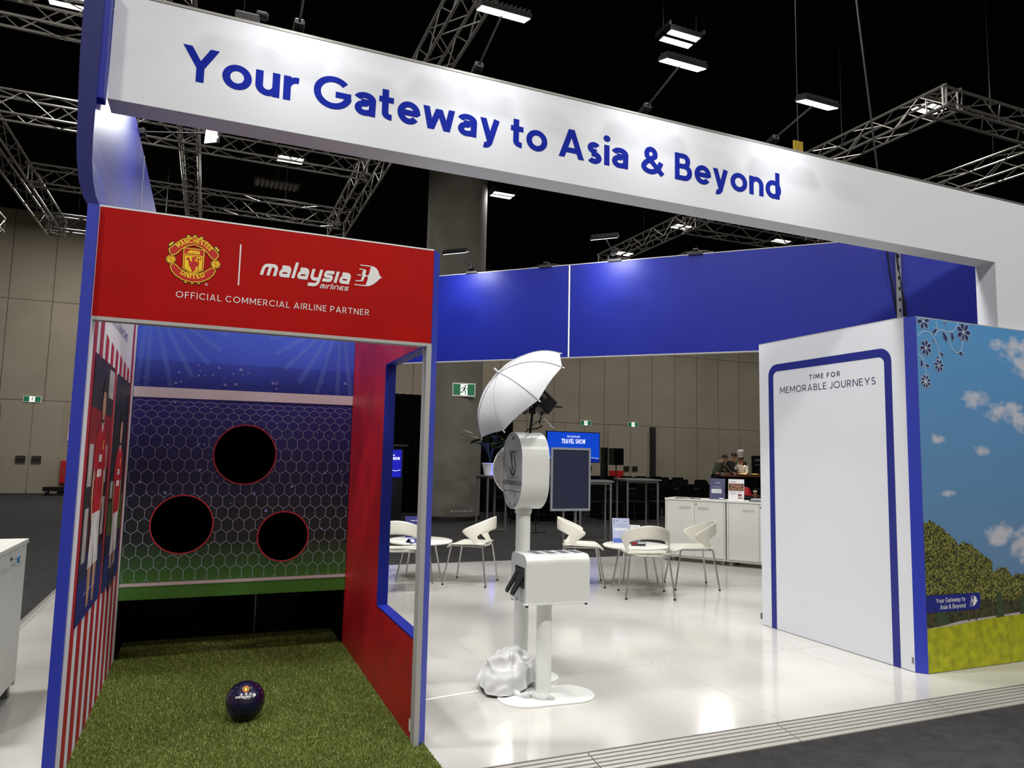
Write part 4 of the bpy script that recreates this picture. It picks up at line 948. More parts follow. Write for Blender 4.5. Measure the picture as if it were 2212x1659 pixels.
def booth_head():
    t = thing('photo_booth', 'white photo booth head with grey logo face on a tall round pole', 'photo booth', (2.455, .85, 0), R(-2))
    m = MB(); m.slab([rrect(-.26, .26, -.14, .14, .14, 12)], FZ, .001, .008); m.build('floor_plate', KIOSK, t, world=False)
    m = MB(); m.cyl((0, 0, .008), (0, 0, 1.12), .048, 40); m.build('pole', KIOSK, t, smooth=True, world=False)
    m = MB(); m.lathe([(.05, 1.06), (.056, 1.065), (.056, 1.11), (.05, 1.12)], (0, 0, 0), 36); m.build('collar', KIOSK, t, smooth=True, world=False)
    z0, z1, w = 1.09, 1.595, .18
    prof = arc(0, z1 - w, w, w, 0, 180, 28) + arc(0, z0 + w, w, w, 180, 360, 28); n = len(prof)
    xa, xb = -.085, .105; FYZ = lambda y, z, d=0: Vector((d, y, z))
    m = MB(); m.add([(x, y, z) for x in (xa, xb) for y, z in prof], [(i, (i + 1) % n, n + (i + 1) % n, n + i) for i in range(n)]); m.fill([prof], FYZ, xb)
    ring = [(y * .975, (z - 1.3425) * .985 + 1.3425) for y, z in prof]; m.fill([prof, ring], FYZ, xa)
    m.build('housing', KIOSK, t, smooth=True, world=False)
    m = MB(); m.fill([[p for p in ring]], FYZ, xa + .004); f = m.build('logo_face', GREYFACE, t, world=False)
    G = frame((xa + .0035, 0, 0), (0, -1, 0), (0, 0, 1), (-1, 0, 0))
    m = MB(); m.ribbon([(-.165, 1.205), (.165, 1.205)], .004, G); m.build('panel_seam', DARKM, f, world=False)
    m = MB()
    for y, z in ((-.035, 1.185), (.05, 1.185), (-.035, 1.12), (.05, 1.12)): m.fill([circ(y, z, .006, 10)], G, .001)
    m.fill([circ(0, 1.555, .014, 14)], G, .001); m.build('screw', BLACK, f, world=False)
    m = MB(); m.fill([rrect(-.03, .04, 1.1, 1.185, .03)], G, .0006); m.build('cover_patch', mat('kiosk_patch', (172, 172, 172), .5), f, world=False)
    m = MB()
    m.ribbon([(-.052, 1.47), (.004, 1.335)], .016, G, .001); m.ribbon([(-.062, 1.468), (-.03, 1.468)], .005, G, .001)
    m.ribbon([(-.012, 1.47), (-.018, 1.42)], .012, G, .0012); m.ribbon([(.045, 1.47), (.066, 1.47), (.054, 1.455)], .006, G, .001)
    m.ribbon([(-.016, 1.466)] + arc(.006, 1.443, .026, .024, 80, -70, 10) + arc(.002, 1.365, .046, .052, 60, -180, 20), .009, G, .0014)
    m.ribbon(arc(.002, 1.365, .046, .052, -20, -160, 14), .017, G, .0016); m.build('monogram', INKB, f, world=False)
    m = MB(); text(m, 'VINTOBOOTHS', G, -.1, 1.287, .018, .12, .2, .3, 0, .001); text(m, 'EXPERIENCES', G, -.165, 1.245, .031, .16, .33, .25, 0, .001); m.build('lettering', mat('kiosk_ink', (40, 42, 48), .5), f, world=False)
    m = MB(); D = Matrix(((1, 0, 0), (0, 0, -1), (0, 1, 0))); m.lathe([(0, 0), (.187, 0), (.187, -.022), (0, -.022)], (.035, .182, 1.345), 56, D); m.build('ring_light_disc', KIOSK, t, smooth=True, ang=30, world=False)
    m = MB()
    for k in range(12): a = 2 * pi * k / 12; m.cyl((.035 + .175 * cos(a), .182, 1.345 + .175 * sin(a)), (.035 + .175 * cos(a), .179, 1.345 + .175 * sin(a)), .004, 8)
    m.build('disc_screw', GREYM, t, world=False)
booth_head()
def flash_umbrella():
    bx, by = 2.478, .815
    t = thing('studio_flash', 'black studio flash head on a short stand above the photo booth', 'studio flash', (bx, by, 1.59))
    n = Vector((-.765, -.012, .644)).normalized(); side = n.cross(Vector((0, 0, 1))).normalized(); up = side.cross(n)
    k = Vector((2.476, .782, 1.75))
    m = MB(); m.cyl((bx, by, 1.592), k - Vector((0, 0, .03)), .0085, 12); m.build('stand_tube', BLACK, t)
    m = MB(); m.obox(k, (.018, 0, 0), (0, .018, 0), (0, 0, .035)); m.cyl(k - Vector((0, .03, 0)), k + Vector((0, .03, 0)), .013, 12); m.build('tilt_joint', BLACK, t, bevel=.004)
    m = MB(); m.tube([k + Vector((-.01, -.02, .0)), k + Vector((-.075, -.03, -.035))], [.006, .009], 8); m.build('clamp_lever', BLACK, t)
    c = Vector((2.535, .755, 1.80))
    m = MB(); m.obox(c, n * .075, side * .055, up * .055); m.build('flash_body', BLACK, t, bevel=.01)
    m = MB(); m.cyl(c + n * .075, c + n * .105, .05, 24); m.build('reflector', DARKM, t)
    m = MB(); m.tube([c - n * .075 + up * .03, c - n * .085 + up * .03 + Vector((.06, 0, .005))], .01, 8); m.build('rear_handle', BLACK, t)
    m = MB(); m.obox(c - side * .0555 + n * .035 + up * .02, n * .022, side * .0006, up * .004); m.obox(c - side * .0555 + n * .03 + up * .008, n * .018, side * .0006, up * .002); m.build('brand_mark', GREYM, t)
    m = MB()
    for j in range(3): m.obox(c - side * .0555 - n * (.03 + .012 * j), n * .0015, side * .0006, up * .035)
    m.build('vent_slit', DARKM, t)
    m = MB(); m.tube([c - n * .05 - up * .055, c - n * .06 - up * .1 + Vector((0, 0, -.03)), Vector((2.56, .80, 1.64)), Vector((2.52, .81, 1.62)), Vector((2.46, .82, 1.615)), Vector((2.452, .83, 1.592))], .005, 8)
    m.tube([c - n * .04 - up * .055, Vector((2.535, .78, 1.68)), Vector((2.5, .8, 1.65)), Vector((2.47, .81, 1.64))], .0028, 6); m.build('power_cable', BLACK, t)
    # umbrella
    rc = Vector((2.40, .803, 1.841)); tip = rc + n * .235
    t = thing('photo_umbrella', 'white translucent photo umbrella over the black studio flash', 'umbrella', rc)
    Rr, H = .385, .21; e1 = side; e2 = up
    N = 8; per = 8; rows = 14; vs = []; fs = []
    a0 = R(12)
    for i in range(rows + 1):
        s = i / rows
        for j in range(N * per):
            f = (j % per) / per; a = a0 + 2 * pi * j / (N * per)
            sc = 1 - .055 * s * sin(pi * f)
            r = Rr * sin(s * R(70)) / sin(R(70)) * sc; h = H * (1 - (1 - cos(s * R(70))) / (1 - cos(R(70)))) + .012 * s * s * sin(pi * f)
            vs.append(rc + n * h + e1 * r * cos(a) + e2 * r * sin(a))
    M_ = N * per
    fs = [(i * M_ + j, i * M_ + (j + 1) % M_, (i + 1) * M_ + (j + 1) % M_, (i + 1) * M_ + j) for i in range(rows) for j in range(M_)]
    m = MB(); m.add(vs, fs); cm = mat('umbrella_white', (192, 194, 198), .55, spec=.3, bump=.1, bscale=14)
    o = m.build('canopy', cm, t, smooth=True, ang=60)
    for q in range(N):
        a = a0 + 2 * pi * q / N; pts = []
        for i in range(rows + 1):
            s = i / rows; r = Rr * sin(s * R(70)) / sin(R(70)) + .0015; h = H * (1 - (1 - cos(s * R(70))) / (1 - cos(R(70)))) + .0015
            pts.append(rc + n * h + e1 * r * cos(a) + e2 * r * sin(a))
        pts.append(pts[-1] + (pts[-1] - pts[-2]).normalized() * .018)
        m = MB(); m.tube(pts, .0022, 6); rb = m.build('rib', mat('rib_grey', (150, 150, 152), .4), t)
        m = MB(); m.tube([pts[-2], pts[-1]], .004, 6); m.build('rib_tip', INKW, rb)
    m = MB(); m.tube([tip + n * .015, Vector((2.614, .738, 1.622))], .004, 8); m.build('shaft', ALU, t)
    m = MB(); m.cyl(tip - n * .02, tip + n * .02, .007, 8); m.build('ferrule', INKW, t)
flash_umbrella()
def draped():
    c = Vector((2.30, .70, 0)); t = thing('draped_cloth', 'crumpled white cloth draped over a low bag beside the kiosk poles', 'cloth', c)
    N = 96; rows = 30; vs = []; 
    for i in range(rows + 1):
        s = i / rows
        for j in range(N):
            a = 2 * pi * j / N
            Rr = .165 * (1 + .16 * sin(2 * a + .6) + .1 * sin(3 * a + 1.4) + .05 * sin(5 * a)) + (.06 if False else 0)
            if s < .6:
                q = s / .6; r = Rr * .8 * q; z = .215 - .075 * q * q + .018 * sin(3 * a + 4 * q) * q + .012 * sin(7 * a + 9 * q) * q + .035 * math.exp(-((r * cos(a) - .06) ** 2 + (r * sin(a) - .04) ** 2) / .004)
            else:
                q = (s - .6) / .4
                zt = .14 + .018 * sin(3 * a + 4) + .012 * sin(7 * a + 9)
                fold = 1 + .05 * q * sin(9 * a + 2 * sin(3 * a)) + .03 * q * sin(17 * a + 1)
                lift = .03 * max(0, sin(2 * a + 2.2)) 
                r = Rr * (.8 + .28 * q ** 1.3) * fold; z = zt * (1 - q) ** 1.15 + lift * q + .012
            P_ = Vector((r * cos(a), r * sin(a) * .95, z)); fade = min(1, s * 3)
            w1 = noise.noise(P_ * 9 + Vector((3, 1, 2))); w2 = noise.noise(P_ * 22); w3 = 1 - abs(noise.noise(P_ * 14 + Vector((5, 9, 1)))) * 2
            P_.z += fade * (.028 * w1 + .012 * w2) + .016 * w3 * fade; P_ += Vector((cos(a), sin(a), 0)) * (.03 * w1 + .014 * w3) * fade
            P_.z = max(P_.z, .011 + .004 * (w2 + 1)); vs.append(c + P_)
    m = MB(); m.add(vs, [(i * N + j, i * N + (j + 1) % N, (i + 1) * N + (j + 1) % N, (i + 1) * N + j) for i in range(rows) for j in range(N)])
    o = m.build('cloth_sheet', mat('cloth_white', (196, 196, 196), .85, spec=.15, bump=.08, bscale=30), t, smooth=True, ang=180)
    m = MB(); pts = []
    for i in range(15): pts.append(Vector((2.27 + .014 * i, .55 - .012 * i + .018 * sin(i * 1.1), .016 + .006 * sin(i * 1.7))))
    m.tube(pts, [.012 + .012 * abs(sin(i * .9 + .4)) for i in range(15)], 10); f = m.build('cloth_fold', MATS['cloth_white'], t, smooth=True, ang=180)
    m = MB(); m.box((2.2, .62, .01), (2.4, .8, .12)); tag(m.build('equipment_bag', BLACKF, bevel=.02), 'black equipment bag mostly hidden under the white cloth', 'bag')
    m = MB(); m.tube([(2.15, .76, .03), (2.12, .70, .045), (2.125, .64, .02), (2.17, .585, .012), (2.24, .56, .012)], .008, 8); tag(m.build('cable_loop', BLACK), 'black cable loop poking out under the white cloth', 'cable')
draped()

# ================================================================ lounge chairs and round tables
SHELL = mat('chair_shell', (226, 223, 210), .35, spec=.45)
def make_chair():
    t = thing('shell_chair', 'white plastic shell chair with cut-out back on chrome legs', 'chair')
    m = MB(); nu, nv = 22, 20; vs = []
    for j in range(nv + 1):
        v = j / nv; y = .235 - .44 * v
        hw = .235 * (1 - .9 * max(0, (.16 - v) / .16) ** 2.4 * .38) * (1 - .06 * v)
        for i in range(nu + 1):
            u = -1 + 2 * i / nu
            z = .452 - .022 * (1 - u * u) * sin(pi * min(1, v * 1.05)) - .05 * max(0, (.2 - v) / .2) ** 2 + .012 * v - .004 * (abs(u) ** 6)
            vs.append((u * hw, y - .0 + .012 * (1 - u * u) * (1 if v < .02 else 0), z))
    m.add(vs, [(j * (nu + 1) + i, j * (nu + 1) + i + 1, (j + 1) * (nu + 1) + i + 1, (j + 1) * (nu + 1) + i) for j in range(nv) for i in range(nu)])
    o = m.build('seat', SHELL, t, smooth=True, ang=180); so = o.modifiers.new('thick', 'SOLIDIFY'); so.thickness = .012; so.offset = 0
    def surf(tt, s):                                     # tt -1..1 around, s 0..1 up
        a = tt * pi / 2
        B = Vector((.214 * sin(a), -.125 - .085 * cos(a), .452 - .02 * cos(a)))
        T = Vector((.262 * sin(a), .075 - .355 * cos(a), .615 + .14 * cos(a) ** 1.2 if cos(a) > 0 else .615))
        p = B.lerp(T, s); p.y -= .045 * sin(pi * s) * (.25 + .75 * cos(a)) * (1 if s < 1 else 0) * .6
        return p
    N, K = 96, 9; sc, sw = .33, .74; vs = []
    for k in range(K + 1):
        q = k / K
        for i in range(N):
            th = 2 * pi * i / N; c, s_ = cos(th), sin(th)
            e = .45 if s_ > 0 else .8; ex = sw * math.copysign(abs(c) ** .7, c) * (1 if s_ > 0 else .97); ey = (.24 if s_ > 0 else .29) * math.copysign(abs(s_) ** e, s_)
            dx, dy = c, s_ * .5
            kx = 1 / abs(dx) if abs(dx) > 1e-6 else 1e9
            ky = ((1 - sc) if dy > 0 else sc) / abs(dy) if abs(dy) > 1e-6 else 1e9
            kk = (kx ** -7 + ky ** -7) ** (-1 / 7); ox, oy = dx * kk, dy * kk
            vs.append(surf(ex + (ox - ex) * q, min(1, max(0, sc + ey + (oy - ey) * q))))
    m = MB(); m.add(vs, [(k * N + i, k * N + (i + 1) % N, (k + 1) * N + (i + 1) % N, (k + 1) * N + i) for k in range(K) for i in range(N)])
    o = m.build('backrest', SHELL, t, smooth=True, ang=180); so = o.modifiers.new('thick', 'SOLIDIFY'); so.thickness = .013; so.offset = 0
    m = MB(); ring = [(sx * .2, y, .432) for sx, y in ((-1, .17), (1, .17), (1, -.19), (-1, -.19), (-1, .17))]; m.tube(rp3(ring, .05), .008, 8); m.build('under_frame', CHROME, t, smooth=True)
    for sx, y, fy in ((-1, .17, .245), (1, .17, .245), (-1, -.19, -.25), (1, -.19, -.25)):
        m = MB(); m.tube([(sx * .2, y, .434), (sx * .206, y + (fy - y) * .1, .40), (sx * .25, fy, .012)], .0095, 10); l = m.build('leg', CHROME, t, smooth=True)
        m = MB(); m.cyl((sx * .25, fy, .0), (sx * .2505, fy, .016), .012, 10); m.build('foot_cap', BLACK, l)
    return t
def rp3(pts, r):
    out = []
    for p in pts: out.append(Vector(p))
    return out
ch = make_chair()
CH = [((3.34, 4.32), 53, 'white shell chair in front of the blue right-wall edge, seen from its side, facing left'),
      ((2.41, 4.05), -17, 'white shell chair seen from behind through the booth wall window'),
      ((2.22, 5.22), -138, 'white shell chair farthest left, only its seat edge showing through the window'),
      ((4.545, 3.91), -115, 'white shell chair between poster stand and right round table, facing right'),
      ((4.872, 3.083), -22, 'white shell chair nearest the camera at the right round table, back turned'),
      ((5.69, 3.40), 69, 'white shell chair beside the white cabinets at the right round table')]
for i, ((x, y), a, lab) in enumerate(CH):
    if i == 0: ch.location = (x, y, 0); ch.rotation_euler = (0, 0, R(a)); ch['label'] = lab; ch['group'] = 'white shell chairs in the lounge'
    else: dup(ch, (x, y, 0), R(a), lab)
def make_table():
    t = thing('round_table', 'low white round table', 'table', group='low round lounge tables')
    m = MB(); m.lathe([(0, .428), (.36, .428), (.374, .434), (.378, .442), (.374, .451), (.36, .456), (0, .456)], (0, 0, 0), 56); m.build('table_top', WHITEPL, t, smooth=True)
    for k in range(4):
        a = pi / 2 * k; m = MB(); m.tube([(.2 * cos(a), .2 * sin(a), .43), (.3 * cos(a), .3 * sin(a), 0)], [.012, .009], 10); m.build('leg', CHROME, t, smooth=True)
    m = MB(); m.box((-.2, -.02, .412), (.2, .02, .428)); m.box((-.02, -.2, .412), (.02, .2, .428)); m.build('cross_frame', GREYM, t)
    return t
tb = make_table(); tb.location = (5.117, 3.668, 0); tb.rotation_euler = (0, 0, R(-4)); tb['label'] = 'low white round table with the upright sign, among three chairs at right'
dup(tb, (2.83, 4.66, 0), R(15), 'low white round table behind the booth window and its blue post edge')
def acrylic_sign(x, y, z, rz, w, h, lean, board, label, art=0):
    t = thing('table_sign', label, 'sign', (x, y, z), rz)
    ca, sa = cos(lean), sin(lean)
    F = lambda a, b, d=0: Vector((a, b * sa - d * ca, .004 + b * ca + d * sa))
    m = MB(); m.slab([[(-w / 2, 0), (w / 2, 0), (w / 2, h), (-w / 2, h)]], F, -.004, 0); m.build('board', board, t, world=False)
    m = MB(); m.box((-w / 2, -.002, 0), (w / 2, h * sa * 1.0 + .04, .004)); m.build('sign_foot', INKW, t, world=False)
    def q(l, nm, mt, d=.001):
        m = MB()
        for a, b, c, e in l: m.fill([[(w * (a - .5), h * b), (w * (c - .5), h * b), (w * (c - .5), h * e), (w * (a - .5), h * e)]], F, d)
        m.build(nm, mt, t, world=False)
    if art == 0:      # slate card with white logo and pale panel
        q([(.12, .3, .78, .5)], 'pale_panel', mat('panel_pale', (206, 212, 210), .5)); q([(.64, .03, .94, .08)], 'footer_strip', INKW)
        q([(.2, .6, .72, .625), (.18, .55, .75, .56), (.28, .4, .68, .41), (.2, .36, .7, .37)], 'text_lines', mat('ink_grey', (150, 150, 160), .5), .0015)
        m = MB(); airline_logo(m, F, -.18 * w, h * .78, w * .36, .001); m.build('airline_logo', INKW, t, world=False)
    elif art == 1:    # white flyer with photo
        q([(.02, .45, .98, .8)], 'photo_picture', mat('flyer_photo', (160, 112, 84), .5, noise=.6, nscale=40, c2=(70, 44, 34)))
        q([(.1, .86, .5, .9), (.08, .38, .55, .4), (.08, .34, .5, .35), (.08, .3, .58, .31), (.08, .26, .4, .27)], 'text_lines', mat('ink_grey', (150, 150, 160), .5))
        q([(.62, .2, .86, .31), (.6, .1, .94, .15), (.62, .37, .84, .39)], 'red_panel', mat('flyer_red', (132, 70, 66), .5))
    else:             # pale blue sheet
        q([(.08, .88, .14, .93), (.24, .88, .3, .93), (.08, .8, .12, .84), (.1, .76, .14, .8)], 'flower_marks', mat('ink_slate', (60, 64, 100), .5)); q([(.64, .86, .88, .89), (.1, .72, .9, .735), (.1, .66, .8, .67)], 'text_lines', mat('ink_grey', (150, 150, 160), .5))
        q([(.12, .5, .9, .6)], 'pale_panel', mat('panel_pale', (206, 212, 210), .5)); q([(.03, .03, .97, .2)], 'blue_band', mat('sheet_blue', (84, 104, 184), .5))
SLATE = mat('slate_board', (78, 78, 112), .4); PALEB = mat('pale_blue_board', (168, 176, 204), .4)
acrylic_sign(4.99, 3.77, .456, R(-22), .2, .29, R(12), PALEB, 'leaning pale blue sign card on the right round table', 2)
acrylic_sign(5.2, 3.86, .456, R(-40), .16, .2, R(10), INKW, 'small white sign card behind the nearest chair on the right round table', 3)
acrylic_sign(2.80, 4.83, .456, R(-10), .2, .25, R(12), mat('navy_board', (30, 38, 110), .4), 'navy sign card standing on the left round table', 0)
t = thing('brochure_box', 'dark brochure stack with red and white print on the right round table', 'brochures', (5.08, 3.58, .456), R(-25))
m = MB(); m.box((-.07, -.05, 0), (.09, .06, .045)); m.build('brochure_stack', mat('brochure_dark', (52, 56, 66), .5), t, world=False)
m = MB(); m.box((-.06, -.055, .012), (-.01, -.05, .045)); m.build('red_print', INKR, t, world=False)
m = MB(); m.box((.0, -.055, .026), (.085, -.05, .044)); m.build('pale_print', mat('panel_pale', (206, 212, 210), .5), t, world=False)
t = thing('pen_holder', 'small clear block with white cards left of the brochure stack', 'card holder', (4.985, 3.60, .456), R(-20))
m = MB(); m.box((-.03, -.02, 0), (.03, .02, .04)); m.build('block', INKW, t, world=False); m = MB(); m.box((-.026, -.021, .026), (.026, -.0202, .04)); m.build('dark_print', INKB, t, world=False)
t = thing('navy_brochure', 'navy folded brochure lying on the left round table', 'brochure', (2.70, 4.40, .456), R(20))
m = MB(); m.add([(-.09, -.05, 0), (.09, -.05, 0), (.09, .0, .05), (-.09, .0, .05), (.09, .06, 0), (-.09, .06, 0)], [(0, 1, 2, 3), (3, 2, 4, 5)]); m.build('folded_sheet', mat('navy_board', (30, 38, 110), .4), t, world=False)
m = MB(); m.add([(-.07, -.038, .0132), (-.03, -.038, .0132), (-.03, -.012, .0392), (-.07, -.012, .0392)], [(0, 1, 2, 3)]); m.build('pale_print', INKW, t, world=False)

# ================================================================ cabinets
def cabinet(name, label, loc, rz, L, D=.42, H=.89, lock=True, key=False):
    t = thing(name, label, 'cabinet', loc, rz)
    m = MB(); m.box((0, 0, .06), (.02, D, H - .025)); m.box((L - .02, 0, .06), (L, D, H - .025)); m.box((.02, .02, .06), (L - .02, D, .085)); m.box((.02, D - .01, .085), (L - .02, D, H - .025)); m.build('carcass', WHITECAB, t, world=False)
    m = MB(); m.box((-.005, -.008, H - .025), (L + .005, D + .005, H)); m.build('cabinet_top', WHITECAB, t, bevel=.002, world=False)
    hm = mat('pull_grey', (196, 196, 194), .4)
    for k, (a, b) in enumerate(((.024, L / 2 - .002), (L / 2 + .002, L - .024))):
        m = MB(); m.box((a, -.002, .09), (b, .016, H - .03)); d = m.build('door', WHITECAB, t, bevel=.0015, world=False)
        hx = (b - .21, b - .06) if k == 0 else (a + .05, a + .2)
        m = MB(); m.box((hx[0], -.024, H - .115), (hx[1], -.018, H - .103)); m.box((hx[0], -.02, H - .112), (hx[0] + .008, -.002, H - .104)); m.box((hx[1] - .008, -.02, H - .112), (hx[1], -.002, H - .104)); m.build('handle', hm, d, world=False)
        if k == 1 and lock:
            m = MB(); m.cyl((a + .022, -.008, H - .07), (a + .022, 0, H - .07), .009, 12); m.build('lock', DARKM, d, world=False)
    for x in (.02, L - .07):
        for y in (.02, D - .07):
            m = MB(); m.box((x, y, 0), (x + .05, y + .05, .06)); m.build('cabinet_foot', GREYM, t, world=False)
    if key:
        a = L / 2 + .024; b = mat('key_blue', (30, 110, 170), .4)
        k_ = thing('key', 'blue tagged key in the lock of the left cabinet', 'key', loc, rz)
        m = MB(); m.cyl((a, -.034, H - .07), (a, -.008, H - .07), .003, 8); m.build('key_blade', CHROME, k_, world=False)
        m = MB(); m.slab([rrect(a - .016, a + .016, H - .09, H - .05, .008)], lambda x, z, d=0: Vector((x, -.034 - d, z)), 0, .008); m.build('key_tag', b, k_, world=False)
        m = MB(); m.ribbon(circ(a + .006, H - .07, .007, 12), .003, lambda x, z, d=0: Vector((x, -.0425, z)), 0, True); m.build('tag_ring', INKW, k_, world=False)
    return t
cabinet('storage_cabinet', 'white storage cabinet with blue key at the left edge of the photo', (-.45, .72, 0), R(90), .8, key=True)
CA = R(-54.7)
cabinet('storage_cabinet', 'left of the two white cabinets beside the white mural tower', (6.664, 5.316, 0), CA, .866)
cabinet('storage_cabinet', 'right of the two white cabinets, half hidden by the mural tower', (7.176, 4.593, 0), CA, .866)
def on_cab(a, b, z=.89): return Vector((6.664 + cos(CA) * a - sin(CA) * b, 5.316 + sin(CA) * a + cos(CA) * b, z))
p = on_cab(.72, .12); acrylic_sign(p.x, p.y, .89, CA + R(8), .21, .297, R(10), SLATE, 'slate blue sign card standing on the left white cabinet', 0)
p = on_cab(1.0, .06); acrylic_sign(p.x, p.y, .89, CA + R(8), .21, .297, R(10), INKW, 'white flyer with a photo standing on the right white cabinet', 1)
p = on_cab(1.3, .14); t = thing('paper_stack', 'grey stack of papers on the right white cabinet', 'papers', p, CA)
m = MB(); m.box((-.12, -.1, 0), (.12, .1, .022)); m.build('lower_sheets', mat('paper_slate', (92, 94, 108), .6), t, world=False)
m = MB(); m.box((-.1, -.09, .022), (.11, .09, .038)); m.build('upper_sheets', mat('paper_pale', (190, 190, 198), .6), t, world=False)
for k, (a, b) in enumerate(((.12, .1), (.24, .14), (.37, .1))):
    p = on_cab(a + .06, b); t = thing('leaflet', ['leftmost dark leaflet lying on the left white cabinet', 'middle leaflet lying on the left white cabinet', 'rightmost leaflet lying on the left white cabinet'][k], 'leaflet', p, CA + R(random.uniform(-15, 15)))
    m = MB(); m.box((-.055, -.09, 0), (.055, .09, .006)); m.build('sheet', INKB, t, world=False); m = MB(); m.box((-.035, -.07, .006), (.03, .02, .007)); m.build('pale_print', [INKR, INKW, PALEB][k], t, world=False)

# ================================================================ hall furniture behind the stand
t = thing('poster_stand', 'dark navy poster in a silver frame on two legs behind the shell chairs', 'poster stand', (5.62, 6.3, GZ))
m = MB(); m.slab([[(5.295, .635), (5.97, .635), (5.97, 1.59), (5.295, 1.59)], [(5.325, .67), (5.94, .67), (5.94, 1.557), (5.325, 1.557)]], FY(6.3), -.02, .008); m.build('silver_frame', mat('silver_frame', (158, 162, 172), .4, metal=.4), t)
m = MB(); m.box((5.32, 6.302, .66), (5.945, 6.318, 1.56)); m.build('poster_sheet', mat('poster_navy', (30, 34, 62), .5), t)
for x in (5.53, 5.735):
    m = MB(); m.box((x - .016, 6.325, GZ + .02), (x + .016, 6.35, 1.4)); m.build('leg', GREYM, t)
m = MB(); m.box((5.4, 6.15, GZ), (5.86, 6.55, GZ + .02)); m.build('base_plate', GREYM, t)
SCR = mat('screen_blue', (12, 64, 190), .3, em=.75); SCR2 = mat('screen_violet', (20, 24, 170), .3, em=.7); SCW = mat('screen_white', (240, 246, 255), .4, em=.7)
t = thing('television', 'large blue television screen reading Travel Show behind the poster stand', 'television', (9.7, 14, GZ))
m = MB(); m.box((8.88, 14, 1.32), (10.52, 14.06, 2.155)); m.build('casing', BLACK, t)
F = FY(13.998); m = MB(); m.fill([[(8.9, 1.34), (10.5, 1.34), (10.5, 2.135), (8.9, 2.135)]], F, .001); s_ = m.build('screen', SCR, t)
m = MB(); m.fill([[(8.9, 1.34), (10.5, 1.34), (10.5, 1.43), (10.2, 1.46), (9.8, 1.42), (9.4, 1.48), (9.0, 1.44), (8.9, 1.48)]], F, .002); m.build('wave_band', mat('screen_deep', (10, 40, 150), .3, em=.6), s_)
m = MB(); text(m, 'THE AUCKLAND', F, 9.49, 1.995, .05, .16, .4, .16, 0, .003); text(m, 'TRAVEL SHOW', F, 9.33, 1.83, .125, .2, .73, .14, 0, .003); m.build('lettering', SCW, s_)
m = MB(); m.ribbon([(8.92, 1.5), (8.97, 1.44), (9.1, 1.42)], .012, F, .003); m.ribbon([(9.9, 1.42), (10.1, 1.46), (10.3, 1.455), (10.49, 1.435)], .01, F, .003); m.build('wave_line', SCW, s_)
m = MB(); m.box((9.66, 14.02, GZ + .02), (9.74, 14.08, 1.4)); m.build('stand_pole', DARKM, t); m = MB(); m.box((9.35, 13.8, GZ), (10.05, 14.3, GZ + .02)); m.build('stand_base', DARKM, t)
def high_table(loc, rz, label, w=.62):
    t = thing('high_table', label, 'high table', loc, rz, 'square high tables behind the stand')
    m = MB(); m.box((-w / 2, -w / 2, 1.07), (w / 2, w / 2, 1.095)); m.build('table_top', mat('table_top_grey', (112, 112, 110), .3, metal=.2), t, world=False)
    for sx in (-1, 1):
        for sy in (-1, 1):
            m = MB(); m.box((sx * w * .42 - .015, sy * w * .42 - .015, 0), (sx * w * .42 + .015, sy * w * .42 + .015, 1.07)); m.build('leg', GREYM, t, world=False)
    m = MB()
    for sx in (-1, 1): m.box((sx * w * .42 - .012, -w * .42, .02), (sx * w * .42 + .012, w * .42, .045)); m.box((-w * .42, sx * w * .42 - .012, .02), (w * .42, sx * w * .42 + .012, .045)); m.box((-w * .42, sx * w * .42 - .01, 1.03), (w * .42, sx * w * .42 + .01, 1.07))
    m.build('foot_rail', GREYM, t, world=False)
high_table((6.72, 7.55, GZ), R(-20), 'nearest square high table, its corner behind the poster stand')
high_table((8.25, 8.55, GZ), R(-12), 'square high table right of the poster stand, before the black chairs', .72)
high_table((5.78, 10.02, GZ), R(10), 'square high table carrying the potted plant right of the column', .5)
def make_hall_chair():
    t = thing('banquet_chair', 'black padded banquet chair in the dark rows behind the stand', 'chair', group='black banquet chairs in rows')
    m = MB(); m.box((-.22, -.21, .42), (.22, .22, .48)); m.build('seat', BLACKF, t, bevel=.02)
    m = MB(); m.add([(-.22, -.22, .52), (.22, -.22, .52), (.22, -.29, .9), (-.22, -.29, .9), (-.22, -.25, .52), (.22, -.25, .52), (.22, -.33, .9), (-.22, -.33, .9)], [(0, 1, 2, 3), (7, 6, 5, 4), (0, 3, 7, 4), (1, 5, 6, 2), (3, 2, 6, 7), (0, 4, 5, 1)]); m.build('backrest', BLACKF, t, bevel=.015)
    for sx in (-1, 1):
        m = MB(); m.tube([(sx * .21, .2, .44), (sx * .21, .23, 0)], .012, 6); m.build('leg', BLACK, t)
        m = MB(); m.tube([(sx * .21, -.31, .86), (sx * .21, -.22, .45), (sx * .21, -.25, 0)], .012, 6); m.build('leg', BLACK, t)
    m = MB(); m.tube([(-.21, -.23, .2), (.21, -.23, .2)], .009, 6); m.tube([(-.21, .22, .2), (.21, .22, .2)], .009, 6); m.build('stretcher', BLACK, t)
    return t
hc = make_hall_chair(); first = True
def place_hall(x, y, a):
    global first
    if first: hc.location = (x, y, GZ); hc.rotation_euler = (0, 0, R(a)); first = False
    else: dup(hc, (x, y, GZ), R(a))
